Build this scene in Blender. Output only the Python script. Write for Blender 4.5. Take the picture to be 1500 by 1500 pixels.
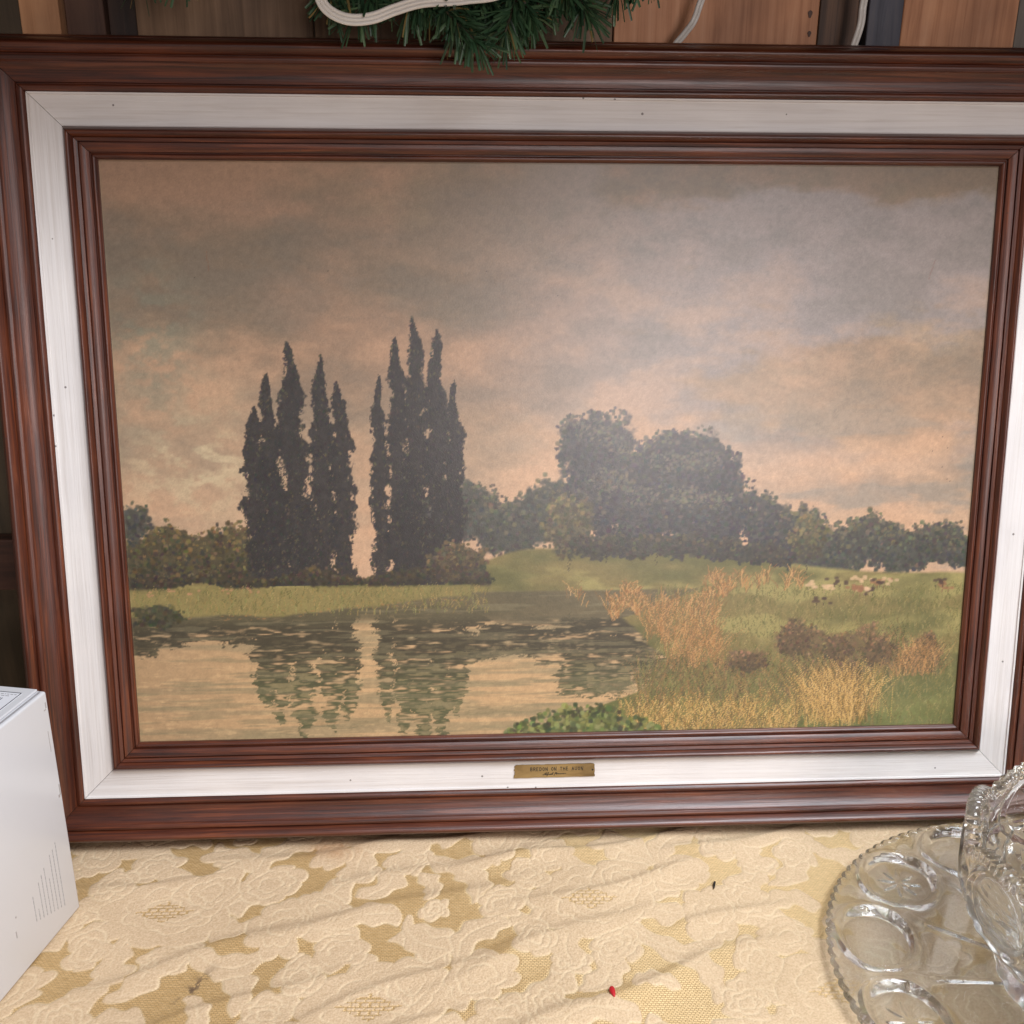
import bpy, bmesh, math, random
import numpy as np
from mathutils import Vector, Matrix

# ------------------------------------------------------------------ scene, camera, light
for o in list(bpy.data.objects):
    bpy.data.objects.remove(o)
scene = bpy.context.scene
COL = scene.collection
random.seed(7)
RNG = np.random.default_rng(11)

cam_data = bpy.data.cameras.new('camera')
cam = bpy.data.objects.new('camera', cam_data)
COL.objects.link(cam)
cam_data.sensor_width = 36.0
cam_data.lens = 36.0 * 1450.0 / 1500.0
cam_data.clip_start = 0.02
cam_data.clip_end = 60.0
Rcv = Matrix(((0.99863, -0.010372, 0.051293), (-0.051954, -0.31401, 0.947997), (0.006274, -0.949363, -0.314119)))
Rb = Matrix([[r[0], -r[1], -r[2]] for r in Rcv])
cam.matrix_world = Matrix.Translation((0.35433, -0.97916, 0.69895)) @ Rb.to_4x4()
scene.camera = cam

world = bpy.data.worlds.new('World')
scene.world = world
world.use_nodes = True
wb = world.node_tree.nodes['Background']
wb.inputs['Color'].default_value = (1.0, 0.85, 0.76, 1)
wb.inputs['Strength'].default_value = 0.24

def area(name, loc, target, sx, sy, power, color):
    d = bpy.data.lights.new(name, 'AREA')
    d.shape = 'RECTANGLE'; d.size = sx; d.size_y = sy; d.energy = power; d.color = color
    o = bpy.data.objects.new(name, d); COL.objects.link(o)
    o.location = loc
    o.rotation_euler = (Vector(target) - Vector(loc)).to_track_quat('-Z', 'Y').to_euler()
    return o
# daylight from the open side behind the camera, and from above in front of the table
area('open_side_light', (1.16, -3.1, 0.74), (0.5, 0.0, 0.4), 1.05, 0.80, 32, (1.0, 0.91, 0.90))
area('overhead_light', (1.30, -1.20, 2.2), (0.5, -0.15, 0.1), 1.6, 1.0, 90, (0.88, 0.93, 1.0))

scene.cycles.caustics_refractive = True
scene.cycles.caustics_reflective = True
scene.cycles.sample_clamp_indirect = 0.0
scene.cycles.transparent_max_bounces = 32
vs = scene.view_settings
vs.view_transform = 'Standard'
vs.look = 'None'
vs.exposure = 0.0
vs.gamma = 1.0
vs.use_curve_mapping = False

# ------------------------------------------------------------------ helpers
def tag(o, label=None, cat=None, group=None, kind=None):
    if label: o['label'] = label
    if cat: o['category'] = cat
    if group: o['group'] = group
    if kind: o['kind'] = kind
    return o

def empty(name, loc=(0, 0, 0), rot=(0, 0, 0)):
    o = bpy.data.objects.new(name, None)
    o.location = loc; o.rotation_euler = rot
    o.empty_display_size = 0.05
    COL.objects.link(o)
    return o

def link(name, me, mat=None, parent=None, smooth=False):
    o = bpy.data.objects.new(name, me)
    COL.objects.link(o)
    if mat: me.materials.append(mat)
    if parent: o.parent = parent
    if smooth:
        me.polygons.foreach_set('use_smooth', [True] * len(me.polygons))
    return o

def mesh(name, verts, faces, mat=None, parent=None, smooth=False):
    me = bpy.data.meshes.new(name)
    me.from_pydata([tuple(v) for v in verts], [], faces)
    me.update()
    return link(name, me, mat, parent, smooth)

def grid_mesh(name, V, closed_x=False, flip=False):
    """V: (ny, nx, 3) array -> quad grid mesh built fast."""
    ny, nx = V.shape[:2]
    me = bpy.data.meshes.new(name)
    idx = np.arange(ny * nx).reshape(ny, nx)
    if closed_x:
        nxt = np.roll(idx, -1, axis=1)
        a, b, c, d = idx[:-1], nxt[:-1], nxt[1:], idx[1:]
    else:
        a, b, c, d = idx[:-1, :-1], idx[:-1, 1:], idx[1:, 1:], idx[1:, :-1]
    q = np.stack([a, b, c, d], -1).reshape(-1, 4)
    if flip: q = q[:, ::-1]
    n = len(q)
    me.vertices.add(ny * nx)
    me.vertices.foreach_set('co', V.reshape(-1).astype(np.float32))
    me.loops.add(n * 4)
    me.loops.foreach_set('vertex_index', q.reshape(-1).astype(np.int32))
    me.polygons.add(n)
    me.polygons.foreach_set('loop_start', np.arange(0, n * 4, 4, dtype=np.int32))
    me.polygons.foreach_set('use_smooth', np.ones(n, dtype=bool))
    me.update(calc_edges=True)
    return me

def box_bm(bm, cx, cy, cz, sx, sy, sz, M=None):
    r = bmesh.ops.create_cube(bm, size=1.0)
    for v in r['verts']:
        v.co = Vector((cx + v.co.x * sx, cy + v.co.y * sy, cz + v.co.z * sz))
        if M: v.co = M @ v.co
    return r['verts']

def bm_obj(name, bm, mat=None, parent=None, bevel=0.0, seg=2, smooth=False):
    if bevel > 0:
        bmesh.ops.bevel(bm, geom=list(bm.edges), offset=bevel, segments=seg, affect='EDGES', profile=0.5)
    me = bpy.data.meshes.new(name)
    bm.to_mesh(me); bm.free()
    return link(name, me, mat, parent, smooth)

def tube_geo(pts, r, sides=8):
    """vertices and faces of a tube along pts (r number or list)."""
    pts = [Vector(p) for p in pts]
    n = len(pts)
    rs = r if hasattr(r, '__len__') else [r] * n
    V, F = [], []
    up = Vector((0.13, 0.31, 0.94)).normalized()
    for i, p in enumerate(pts):
        t = (pts[min(i + 1, n - 1)] - pts[max(i - 1, 0)]).normalized()
        a = t.cross(up)
        if a.length < 1e-4: a = t.cross(Vector((1, 0, 0)))
        a.normalize(); b = t.cross(a).normalized()
        for k in range(sides):
            an = 2 * math.pi * k / sides
            V.append(p + (a * math.cos(an) + b * math.sin(an)) * rs[i])
    for i in range(n - 1):
        for k in range(sides):
            k2 = (k + 1) % sides
            F.append((i * sides + k, i * sides + k2, (i + 1) * sides + k2, (i + 1) * sides + k))
    F.append(tuple(range(sides))[::-1]); F.append(tuple((n - 1) * sides + k for k in range(sides)))
    return V, F

def spline(pts, per=8):
    """Catmull-Rom through pts."""
    P = [Vector(p) for p in pts]
    P = [P[0] * 2 - P[1]] + P + [P[-1] * 2 - P[-2]]
    out = []
    for i in range(1, len(P) - 2):
        p0, p1, p2, p3 = P[i - 1], P[i], P[i + 1], P[i + 2]
        for s in range(per):
            t = s / per
            out.append(0.5 * ((2 * p1) + (p2 - p0) * t + (2 * p0 - 5 * p1 + 4 * p2 - p3) * t * t + (3 * p1 - p0 - 3 * p2 + p3) * t ** 3))
    out.append(P[-2])
    return out

# ------------------------------------------------------------------ materials
def mat_new(name):
    m = bpy.data.materials.new(name)
    m.use_nodes = True
    nt = m.node_tree
    return m, nt, nt.nodes['Principled BSDF']

def N(nt, typ, **kw):
    n = nt.nodes.new(typ)
    for k, v in kw.items():
        setattr(n, k, v)
    return n

def plain(name, col, rough=0.5, **kw):
    m, nt, p = mat_new(name)
    p.inputs['Base Color'].default_value = (*col, 1)
    p.inputs['Roughness'].default_value = rough
    for k, v in kw.items():
        p.inputs[k].default_value = v
    return m

def ramp(nt, stops):
    r = N(nt, 'ShaderNodeValToRGB')
    e = r.color_ramp.elements
    while len(e) < len(stops): e.new(0.5)
    for el, (pos, c) in zip(e, stops):
        el.position = pos; el.color = (*c, 1)
    return r

def wood(name, dark, mid, light, rough=(0.3, 0.5), scale=(6, 90, 90), coat=0.0, bump=0.15, knots=False, axis=0, specks=0.0, vary=0.8):
    """grain runs along local axis; scale is the noise scale along (grain, across, across)."""
    m, nt, p = mat_new(name)
    tc = N(nt, 'ShaderNodeTexCoord')
    oi = N(nt, 'ShaderNodeObjectInfo')
    mp = N(nt, 'ShaderNodeMapping')
    sc = [scale[1]] * 3; sc[axis] = scale[0]
    mp.inputs['Scale'].default_value = sc
    add = N(nt, 'ShaderNodeVectorMath', operation='ADD')
    mul = N(nt, 'ShaderNodeVectorMath', operation='SCALE'); mul.inputs['Scale'].default_value = 37.0
    comb = N(nt, 'ShaderNodeCombineXYZ')
    for k in range(3): nt.links.new(oi.outputs['Random'], comb.inputs[k])
    nt.links.new(comb.outputs[0], mul.inputs[0])
    nt.links.new(tc.outputs['Object'], mp.inputs['Vector'])
    nt.links.new(mp.outputs[0], add.inputs[0]); nt.links.new(mul.outputs[0], add.inputs[1])
    n1 = N(nt, 'ShaderNodeTexNoise'); n1.inputs['Scale'].default_value = 1.0; n1.inputs['Detail'].default_value = 7; n1.inputs['Roughness'].default_value = 0.62; n1.inputs['Distortion'].default_value = 0.6
    nt.links.new(add.outputs[0], n1.inputs['Vector'])
    n2 = N(nt, 'ShaderNodeTexNoise'); n2.inputs['Scale'].default_value = 9.0; n2.inputs['Detail'].default_value = 4
    nt.links.new(tc.outputs['Object'], n2.inputs['Vector'])
    rp = ramp(nt, [(0.3, dark), (0.5, mid), (0.72, light)])
    nt.links.new(n1.outputs['Fac'], rp.inputs['Fac'])
    mx = N(nt, 'ShaderNodeMix', data_type='RGBA', blend_type='MULTIPLY')
    rp2 = ramp(nt, [(0.32, (0.62, 0.6, 0.6)), (0.62, (1.08, 1.05, 1.0))])
    nt.links.new(n2.outputs['Fac'], rp2.inputs['Fac'])
    mx.inputs['Factor'].default_value = vary
    nt.links.new(rp.outputs['Color'], mx.inputs['A']); nt.links.new(rp2.outputs['Color'], mx.inputs['B'])
    col = mx.outputs['Result']
    if specks > 0:
        vz = N(nt, 'ShaderNodeTexVoronoi'); vz.inputs['Scale'].default_value = 55.0
        nt.links.new(tc.outputs['Object'], vz.inputs['Vector'])
        sp = N(nt, 'ShaderNodeTexNoise'); sp.inputs['Scale'].default_value = 14.0
        nt.links.new(tc.outputs['Object'], sp.inputs['Vector'])
        m1 = N(nt, 'ShaderNodeMath', operation='LESS_THAN'); m1.inputs[1].default_value = 0.075
        nt.links.new(vz.outputs['Distance'], m1.inputs[0])
        m2 = N(nt, 'ShaderNodeMath', operation='GREATER_THAN'); m2.inputs[1].default_value = 0.57
        nt.links.new(sp.outputs['Fac'], m2.inputs[0])
        m3 = N(nt, 'ShaderNodeMath', operation='MULTIPLY')
        nt.links.new(m1.outputs[0], m3.inputs[0]); nt.links.new(m2.outputs[0], m3.inputs[1])
        m4 = N(nt, 'ShaderNodeMath', operation='MULTIPLY'); m4.inputs[1].default_value = specks
        nt.links.new(m3.outputs[0], m4.inputs[0])
        ms = N(nt, 'ShaderNodeMix', data_type='RGBA')
        ms.inputs['B'].default_value = (0.05, 0.035, 0.03, 1)
        nt.links.new(m4.outputs[0], ms.inputs['Factor']); nt.links.new(col, ms.inputs['A'])
        col = ms.outputs['Result']
    nt.links.new(col, p.inputs['Base Color'])
    mr = N(nt, 'ShaderNodeMapRange'); mr.inputs['To Min'].default_value = rough[1]; mr.inputs['To Max'].default_value = rough[0]
    nt.links.new(n1.outputs['Fac'], mr.inputs['Value'])
    nt.links.new(mr.outputs[0], p.inputs['Roughness'])
    bp = N(nt, 'ShaderNodeBump'); bp.inputs['Strength'].default_value = bump; bp.inputs['Distance'].default_value = 0.001
    nt.links.new(n1.outputs['Fac'], bp.inputs['Height'])
    nt.links.new(bp.outputs[0], p.inputs['Normal'])
    p.inputs['Coat Weight'].default_value = coat
    p.inputs['Coat Roughness'].default_value = 0.3
    return m

M_MOULD = wood('stained_moulding', (0.024, 0.006, 0.004), (0.084, 0.020, 0.009), (0.180, 0.050, 0.019), rough=(0.24, 0.50), scale=(9, 330, 330), coat=0.25, bump=0.45, specks=0.8)
M_LINER = wood('white_liner', (0.60, 0.555, 0.525), (0.69, 0.655, 0.635), (0.73, 0.70, 0.685), rough=(0.5, 0.62), scale=(7, 300, 300), bump=0.5, specks=0.75, vary=0.22)
M_DARK = plain('dark_backing', (0.02, 0.014, 0.011), 0.8)

# ------------------------------------------------------------------ noise for painted print and cloth
def vnoise(h, w, cy, cx, rng):
    g = rng.random((cy + 2, cx + 2))
    y = np.linspace(0, cy - 1e-6, h); x = np.linspace(0, cx - 1e-6, w)
    yi = y.astype(int); xi = x.astype(int)
    fy = y - yi; fx = x - xi
    fy = (fy * fy * (3 - 2 * fy))[:, None]; fx = (fx * fx * (3 - 2 * fx))[None, :]
    a = g[yi][:, xi]; b = g[yi][:, xi + 1]; c = g[yi + 1][:, xi]; d = g[yi + 1][:, xi + 1]
    return (a * (1 - fx) + b * fx) * (1 - fy) + (c * (1 - fx) + d * fx) * fy

def fbm(h, w, cy, cx, octv, rng, gain=0.5):
    out = np.zeros((h, w)); amp = 1.0; tot = 0
    for k in range(octv):
        out += amp * vnoise(h, w, min(cy * 2 ** k, h), min(cx * 2 ** k, w), rng); tot += amp; amp *= gain
    return out / tot

def sstep(a, b, x):
    t = np.clip((x - a) / (b - a), 0, 1)
    return t * t * (3 - 2 * t)

# ------------------------------------------------------------------ setting: wall of boards, added overhead shade board, table
WALL_Y = 0.165
wall_root = tag(empty('wall', (0.4, WALL_Y, 0)), kind='structure')
def wood_flat(name, d, m_, l, sc=(5, 70, 70), rough=(0.5, 0.7), bump=0.3):
    return wood(name, d, m_, l, rough=rough, scale=sc, bump=bump, axis=2)
W_ORANGE = wood_flat('pale_pine', (0.40, 0.19, 0.085), (0.58, 0.30, 0.15), (0.66, 0.37, 0.20))
W_RED = wood_flat('red_brown_board', (0.055, 0.024, 0.015), (0.095, 0.045, 0.028), (0.13, 0.065, 0.04))
W_DARK = wood_flat('dark_board', (0.016, 0.009, 0.007), (0.035, 0.018, 0.012), (0.06, 0.03, 0.018))
W_MID = wood_flat('brown_plywood', (0.12, 0.068, 0.036), (0.225, 0.135, 0.076), (0.31, 0.195, 0.115), sc=(4, 95, 95))
W_TAN = wood_flat('tan_plywood', (0.34, 0.145, 0.068), (0.53, 0.25, 0.125), (0.64, 0.335, 0.185), sc=(4, 95, 95))
W_OLIVE = wood_flat('olive_board', (0.035, 0.025, 0.013), (0.065, 0.045, 0.024), (0.09, 0.062, 0.034))
W_BLUE = wood_flat('blue_grey_board', (0.045, 0.05, 0.07), (0.085, 0.09, 0.12), (0.13, 0.12, 0.13))
W_STREAK = wood_flat('streaked_board', (0.012, 0.007, 0.005), (0.10, 0.05, 0.026), (0.19, 0.095, 0.045), sc=(3, 140, 140))
W_GREY = wood_flat('grey_board', (0.07, 0.06, 0.05), (0.13, 0.115, 0.1), (0.17, 0.15, 0.13))
planks = [(-0.62, -0.36, 0, W_RED), (-0.358, -0.088, 0, W_OLIVE), (-0.086, -0.047, 0.012, W_ORANGE), (-0.045, -0.006, 0, W_RED),
          (-0.005, 0.025, -0.010, W_DARK), (0.026, 0.206, 0, W_MID), (0.2075, 0.37, 0, W_MID), (0.3715, 0.519, 0.0, W_MID),
          (0.5205, 0.738, 0.002, W_TAN), (0.7395, 0.781, 0, W_STREAK), (0.7825, 0.790, -0.012, W_DARK), (0.791, 0.828, 0.004, W_BLUE),
          (0.829, 0.954, 0.002, W_TAN), (0.955, 1.10, 0, W_GREY), (1.1015, 1.42, 0, W_MID)]
for x0, x1, dz, m in planks:
    bm = bmesh.new()
    box_bm(bm, 0, 0.011, 0.65, x1 - x0, 0.022, 1.3)
    o = bm_obj('plank', bm, m, wall_root, bevel=0.0008, seg=1)
    o.location = ((x0 + x1) / 2 - 0.4, -dz, 0)
# knots on the plywood board by the right cord
for kx, kz, ks in ((0.7285, 0.872, 0.62), (0.7295, 0.853, 0.5)):
    a = np.linspace(0, 2 * math.pi, 18, endpoint=False)
    vv = [(kx - 0.4 + 0.0035 * ks * math.cos(t) * (1 + 0.25 * math.sin(3 * t)), -0.0025 - 0.0005, kz + 0.006 * ks * math.sin(t)) for t in a]
    vv += [(x, y + 0.001, z) for x, y, z in vv]
    n = len(a)
    mesh('knot', vv, [tuple(range(n))[::-1]] + [(i, (i + 1) % n, n + (i + 1) % n, n + i) for i in range(n)], W_RED, wall_root)

M_RAIL = wood('dark_rail_wood', (0.02, 0.009, 0.007), (0.05, 0.02, 0.013), (0.08, 0.034, 0.022), scale=(5, 80, 80), rough=(0.4, 0.55))
bm = bmesh.new(); box_bm(bm, 0, 0, 0, 0.6, 0.024, 0.064)
o = bm_obj('cross_rail', bm, M_RAIL, wall_root, bevel=0.002)
o.location = (-0.42 - 0.4 + 0.12, -0.0125, 0.268)

# added unseen board above the picture: shades the frame top, carries the garland
bm = bmesh.new(); box_bm(bm, 0.4, -0.005, 0.948, 2.0, 0.34, 0.022)
tag(bm_obj('added_shade_shelf', bm, M_RAIL, None, bevel=0.002), kind='structure')

bm = bmesh.new(); box_bm(bm, 0.45, -0.30, -0.022, 2.1, 0.93, 0.036)
tag(bm_obj('table_top', bm, M_RAIL, None, bevel=0.003), kind='structure')

# ------------------------------------------------------------------ tablecloth
TRAY_C = (0.9286, -0.2864); TRAY_R = 0.2353
def cloth_pattern(x0, x1, y0, y1, step):
    w = int((x1 - x0) / step) + 1; h = int((y1 - y0) / step) + 1
    rng = np.random.default_rng(5)
    mask = np.zeros((h, w)); line = np.zeros((h, w)); bask = np.zeros((h, w))
    X = x0 + np.arange(w) * step; Y = y0 + np.arange(h) * step
    WX = 0.016 * (fbm(h, w, 9, 26, 3, rng) - 0.5) + 0.0015 * (fbm(h, w, 36, 100, 2, rng) - 0.5); WY = 0.016 * (fbm(h, w, 9, 26, 3, rng) - 0.5) + 0.0015 * (fbm(h, w, 36, 100, 2, rng) - 0.5)
    FADE = sstep(0.30, 0.55, fbm(h, w, 30, 84, 2, rng))
    def win(cx, cy, R):
        i0, i1 = max(0, int((cx - R - x0) / step)), min(w, int((cx + R - x0) / step) + 2)
        j0, j1 = max(0, int((cy - R - y0) / step)), min(h, int((cy + R - y0) / step) + 2)
        if i1 <= i0 or j1 <= j0: return None
        return slice(j0, j1), slice(i0, i1)
    def put(sl, d, lw=0.0011, solid=True):
        # d: signed distance-like (positive inside), metres
        if solid:
            line[sl] *= np.where(d > 0, 0.0, 1.0)
            mask[sl] = np.maximum(mask[sl], sstep(-0.0011, 0.0011, d))
        line[sl] = np.maximum(line[sl], np.exp(-(d / lw) ** 2))
    def flower(cx, cy, R, n, rot, sq=0.8, depth=0.22):
        s = win(cx, cy, R * 1.3)
        if s is None: return
        gx, gy = np.meshgrid(X[s[1]] - cx, (Y[s[0]] - cy)); gx = gx + WX[s]; gy = gy + WY[s]
        c, sn = math.cos(rot), math.sin(rot)
        u = gx * c + gy * sn; v = (-gx * sn + gy * c) / sq
        r = np.hypot(u, v); th = np.arctan2(v, u)
        wob = 0.06 * np.sin(3 * th + cx * 91) + 0.04 * np.sin(7 * th + cy * 77)
        for k, f in enumerate((1.0, 0.66, 0.36)):
            nn = n if k < 2 else max(4, n - 2)
            rr = R * f * (1 - depth + depth * np.abs(np.cos(nn * th / 2 + k * 0.8)) ** 0.6 + wob)
            put(s, rr - r, solid=(k == 0))
        pet = np.abs(np.sin(n * th / 2)) * r
        line[s] = np.maximum(line[s], 0.7 * np.exp(-(pet / 0.0013) ** 2) * (r > R * 0.4) * (r < R * 0.8))
    def leaf(cx, cy, L, W, rot, bend):
        s = win(cx, cy, L * 0.75)
        if s is None: return
        gx, gy = np.meshgrid(X[s[1]] - cx, Y[s[0]] - cy); gx = gx + WX[s]; gy = gy + WY[s]
        c, sn = math.cos(rot), math.sin(rot)
        u = (gx * c + gy * sn) / (L / 2); v = -gx * sn + gy * c - bend * ((u) ** 2 - 0.3)
        prof = W * np.clip(1 - u ** 4, 0, 1) ** 0.6 * (1 + 0.20 * np.sin(u * 9 + cx * 50)) * (1 + 0.25 * u)
        d = prof - np.abs(v); d = np.where(np.abs(u) > 1, -0.02, d)
        put(s, d)
        line[s] = np.maximum(line[s], 0.8 * np.exp(-(v / 0.001) ** 2) * (np.abs(u) < 0.8))
        vein = np.abs(((u * 6 - np.abs(v) / W * 1.4) % 1) - 0.5)
        line[s] = np.maximum(line[s], 0.45 * np.exp(-((vein) / 0.08) ** 2) * (d > 0.001))
    def basket(cx, cy, a, b):
        s = win(cx, cy, a * 1.1)
        if s is None: return
        gx, gy = np.meshgrid(X[s[1]] - cx, Y[s[0]] - cy)
        ins = (np.abs(gx) / a + np.abs(gy) / b) < 1
        row = np.floor(gy / 0.0045)
        cell = ((gx / 0.0085 + 0.5 * (row % 2)) % 1)
        fy = (gy / 0.0045) % 1
        br = (cell > 0.22) & (fy > 0.28)
        bask[s] = np.where(ins, 1.0, bask[s])
        mask[s] = np.where(ins, br * 1.0, mask[s]); line[s] = np.where(ins, 0, line[s])
    rep = 0.43
    motifs = []
    for ix in range(-2, 4):
        for iy in range(-2, 3):
            ox = 0.05 + ix * rep + (iy % 2) * rep / 2; oy = -0.142 + iy * 0.132
            motifs.append((ox, oy))
    for ox, oy in motifs:
        for k in range(9):                               # leaf spray all round the big flower
            a = k * 0.70 + 0.25; q = 0.060 + 0.012 * math.sin(k * 2.3)
            leaf(ox + q * 1.2 * math.cos(a), oy + q * 0.8 * math.sin(a), 0.066, 0.015, a, 0.012 * (-1) ** k)
        leaf(ox + 0.060, oy + 0.078, 0.09, 0.013, 2.6, 0.02)
        leaf(ox - 0.120, oy + 0.030, 0.07, 0.013, 2.0, 0.015)
        leaf(ox - 0.115, oy - 0.050, 0.075, 0.014, 0.9, -0.015)
        leaf(ox + 0.160, oy + 0.016, 0.085, 0.016, 0.55, 0.02)
        leaf(ox + 0.175, oy - 0.044, 0.080, 0.015, -0.5, -0.018)
        leaf(ox + 0.075, oy - 0.070, 0.080, 0.014, -0.3, 0.02)
        flower(ox + 0.010, oy + 0.004, 0.072, 9, 0.3, 0.76, 0.16)
        flower(ox + 0.040, oy + 0.030, 0.040, 6, 0.9, 0.8, 0.2)
        flower(ox - 0.062, oy + 0.042, 0.027, 5, 0.7, 0.9, 0.3)
        flower(ox - 0.088, oy - 0.006, 0.025, 5, 0.1, 0.9, 0.3)
        flower(ox - 0.058, oy - 0.050, 0.026, 5, 1.2, 0.9, 0.3)
        flower(ox + 0.104, oy + 0.036, 0.036, 7, 0.5, 0.8)
        flower(ox + 0.122, oy - 0.028, 0.044, 8, 1.4, 0.75)
        flower(ox + 0.165, oy - 0.004, 0.030, 6, 2.0, 0.8)
        flower(ox + 0.190, oy + 0.050, 0.022, 5, 0.2, 0.9, 0.3)
        flower(ox + 0.020, oy - 0.066, 0.024, 5, 0.5, 0.8, 0.3)
        for k in range(5):                                # curling inner contours on the big bloom
            a = 0.5 + k * 1.25
            sl = win(ox, oy, 0.08)
            if sl is not None:
                gx, gy = np.meshgrid(X[sl[1]] - ox - 0.01, Y[sl[0]] - oy)
                rr = np.hypot(gx, gy / 0.76); tt = np.arctan2(gy / 0.76, gx)
                sp_ = rr - 0.018 - 0.010 * ((tt - a) % 2.2)
                line[sl] = np.maximum(line[sl], 0.7 * np.exp(-(sp_ / 0.0011) ** 2) * (((tt - a) % (2 * math.pi)) < 1.6) * (rr < 0.06))
        flower(ox + rep / 2 - 0.03, oy - 0.062, 0.030, 6, 0.4, 0.8)
        flower(ox + rep / 2 + 0.03, oy + 0.070, 0.026, 5, 1.4, 0.8, 0.3)
        leaf(ox + rep / 2 + 0.005, oy + 0.040, 0.075, 0.014, 1.1, 0.015)
        leaf(ox + rep / 2 - 0.01, oy - 0.015, 0.07, 0.014, 0.2, -0.015)
        leaf(ox + rep / 2 + 0.05, oy - 0.05, 0.07, 0.014, -0.8, 0.015)
        basket(ox + 0.002, oy + 0.0, 0.030, 0.015)
    for t_ in range(1500):                                # small sprigs in what is left of the ground
        cx, cy = rng.uniform(x0, x1), rng.uniform(y0, y1)
        sl = win(cx, cy, 0.021)
        if sl is not None and mask[sl].size and mask[sl].mean() < 0.10:
            if t_ % 3: flower(cx, cy, rng.uniform(0.015, 0.021), 5, rng.uniform(0, 6), 0.85, 0.3)
            else: leaf(cx, cy, 0.046, 0.009, rng.uniform(0, 3), 0.008)
    line *= 0.35 + 0.65 * FADE
    return X, Y, mask, line, bask

CLOTH = {}
def cloth_z(x, y):
    return float(CLOTH['z'][np.argmin(np.abs(CLOTH['y'] - y)), np.argmin(np.abs(CLOTH['x'] - x))])

def build_cloth():
    step = 0.00125
    dx0, dx1, dy0, dy1 = -0.10, 1.08, -0.40, 0.03
    PX, PY, mask, line, bask = cloth_pattern(dx0, dx1, dy0, dy1, step)
    gx = np.concatenate([np.arange(-0.58, dx0, 0.012), np.arange(dx0, dx1, step), np.arange(dx1, 1.48, 0.012)])
    gy = np.concatenate([np.arange(-0.76, dy0, 0.012), np.arange(dy0, dy1, step), np.arange(dy1, 0.162, 0.012)])
    GX, GY = np.meshgrid(gx, gy)
    iy = np.clip(np.round((GY - dy0) / step).astype(int), 0, mask.shape[0] - 1)
    ix = np.clip(np.round((GX - dx0) / step).astype(int), 0, mask.shape[1] - 1)
    mk = mask[iy, ix]; ln = line[iy, ix]; bk = bask[iy, ix]
    rng = np.random.default_rng(21)
    H = np.zeros_like(GX)
    # soft creases running up to the right, as cloth that was folded and pulled
    folds = [(0.10, -0.205, 0.26, 20), (0.27, -0.150, 0.30, 19), (0.33, -0.085, 0.32, 15), (0.20, -0.055, 0.22, 10), (0.42, -0.205, 0.30, 22),
             (0.30, -0.245, 0.28, 24), (0.52, -0.115, 0.26, 14), (0.50, -0.055, 0.30, 10), (0.55, -0.245, 0.26, 22), (0.12, -0.275, 0.24, 22),
             (0.42, -0.30, 0.30, 24), (0.66, -0.05, 0.18, 12), (0.02, -0.10, 0.16, 12), (0.62, -0.17, 0.14, 20), (0.36, -0.03, 0.25, 8), (0.22, -0.335, 0.3, 22)]
    for fx, fy, L, ang in folds:
        a = math.radians(ang + rng.uniform(-3, 3)); c, s = math.cos(a), math.sin(a)
        u = (GX - fx) * c + (GY - fy) * s; v = -(GX - fx) * s + (GY - fy) * c
        v = v + 0.006 * np.sin(u * 28 + fx * 40) + 0.012 * (u / L) ** 2 * (1 if fx > 0.3 else -1)
        env = np.exp(-(u / (L * 0.48)) ** 4)
        A = rng.uniform(0.0021, 0.0038); wf = rng.uniform(0.007, 0.012)
        prof = np.where(v < 0, np.exp(-(v / (wf * 2.0)) ** 2), np.exp(-(v / (wf * 0.72)) ** 2))
        H += A * env * prof
    H += 0.0022 * (fbm(*GX.shape, 5, 9, 3, rng) - 0.5)
    # flattened under things that rest on it
    d = np.hypot(GX - TRAY_C[0], GY - TRAY_C[1])
    H *= sstep(TRAY_R - 0.02, TRAY_R + 0.05, d)
    H *= 1 - sstep(-0.035, -0.012, GY)
    H = np.clip(H, -0.0012, 0.0085)
    puff = 0.00045 * mk - 0.00070 * ln * (1 - bk)
    Z = H + puff
    CLOTH.update(x=gx, y=gy, z=Z)
    V = np.stack([GX, GY, Z], -1)
    me = grid_mesh('tablecloth', V)
    at = me.attributes.new('weave', 'FLOAT_COLOR', 'POINT')
    stain = 0.55 * np.exp(-(((GX - 0.213) / 0.03) ** 2 + ((GY + 0.05) / 0.018) ** 2)) * (0.4 + fbm(*GX.shape, 40, 90, 2, rng))
    st2 = np.exp(-(((GX - 0.105 - 0.5 * (GY + 0.245)) / 0.006) ** 2 + ((GY + 0.245) / 0.022) ** 2)) * (fbm(*GX.shape, 160, 300, 2, rng) > 0.56)
    colr = np.stack([mk, ln, np.clip(stain, 0, 1), st2], -1).astype(np.float32)
    at.data.foreach_set('color', colr.reshape(-1))
    return me

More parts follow.
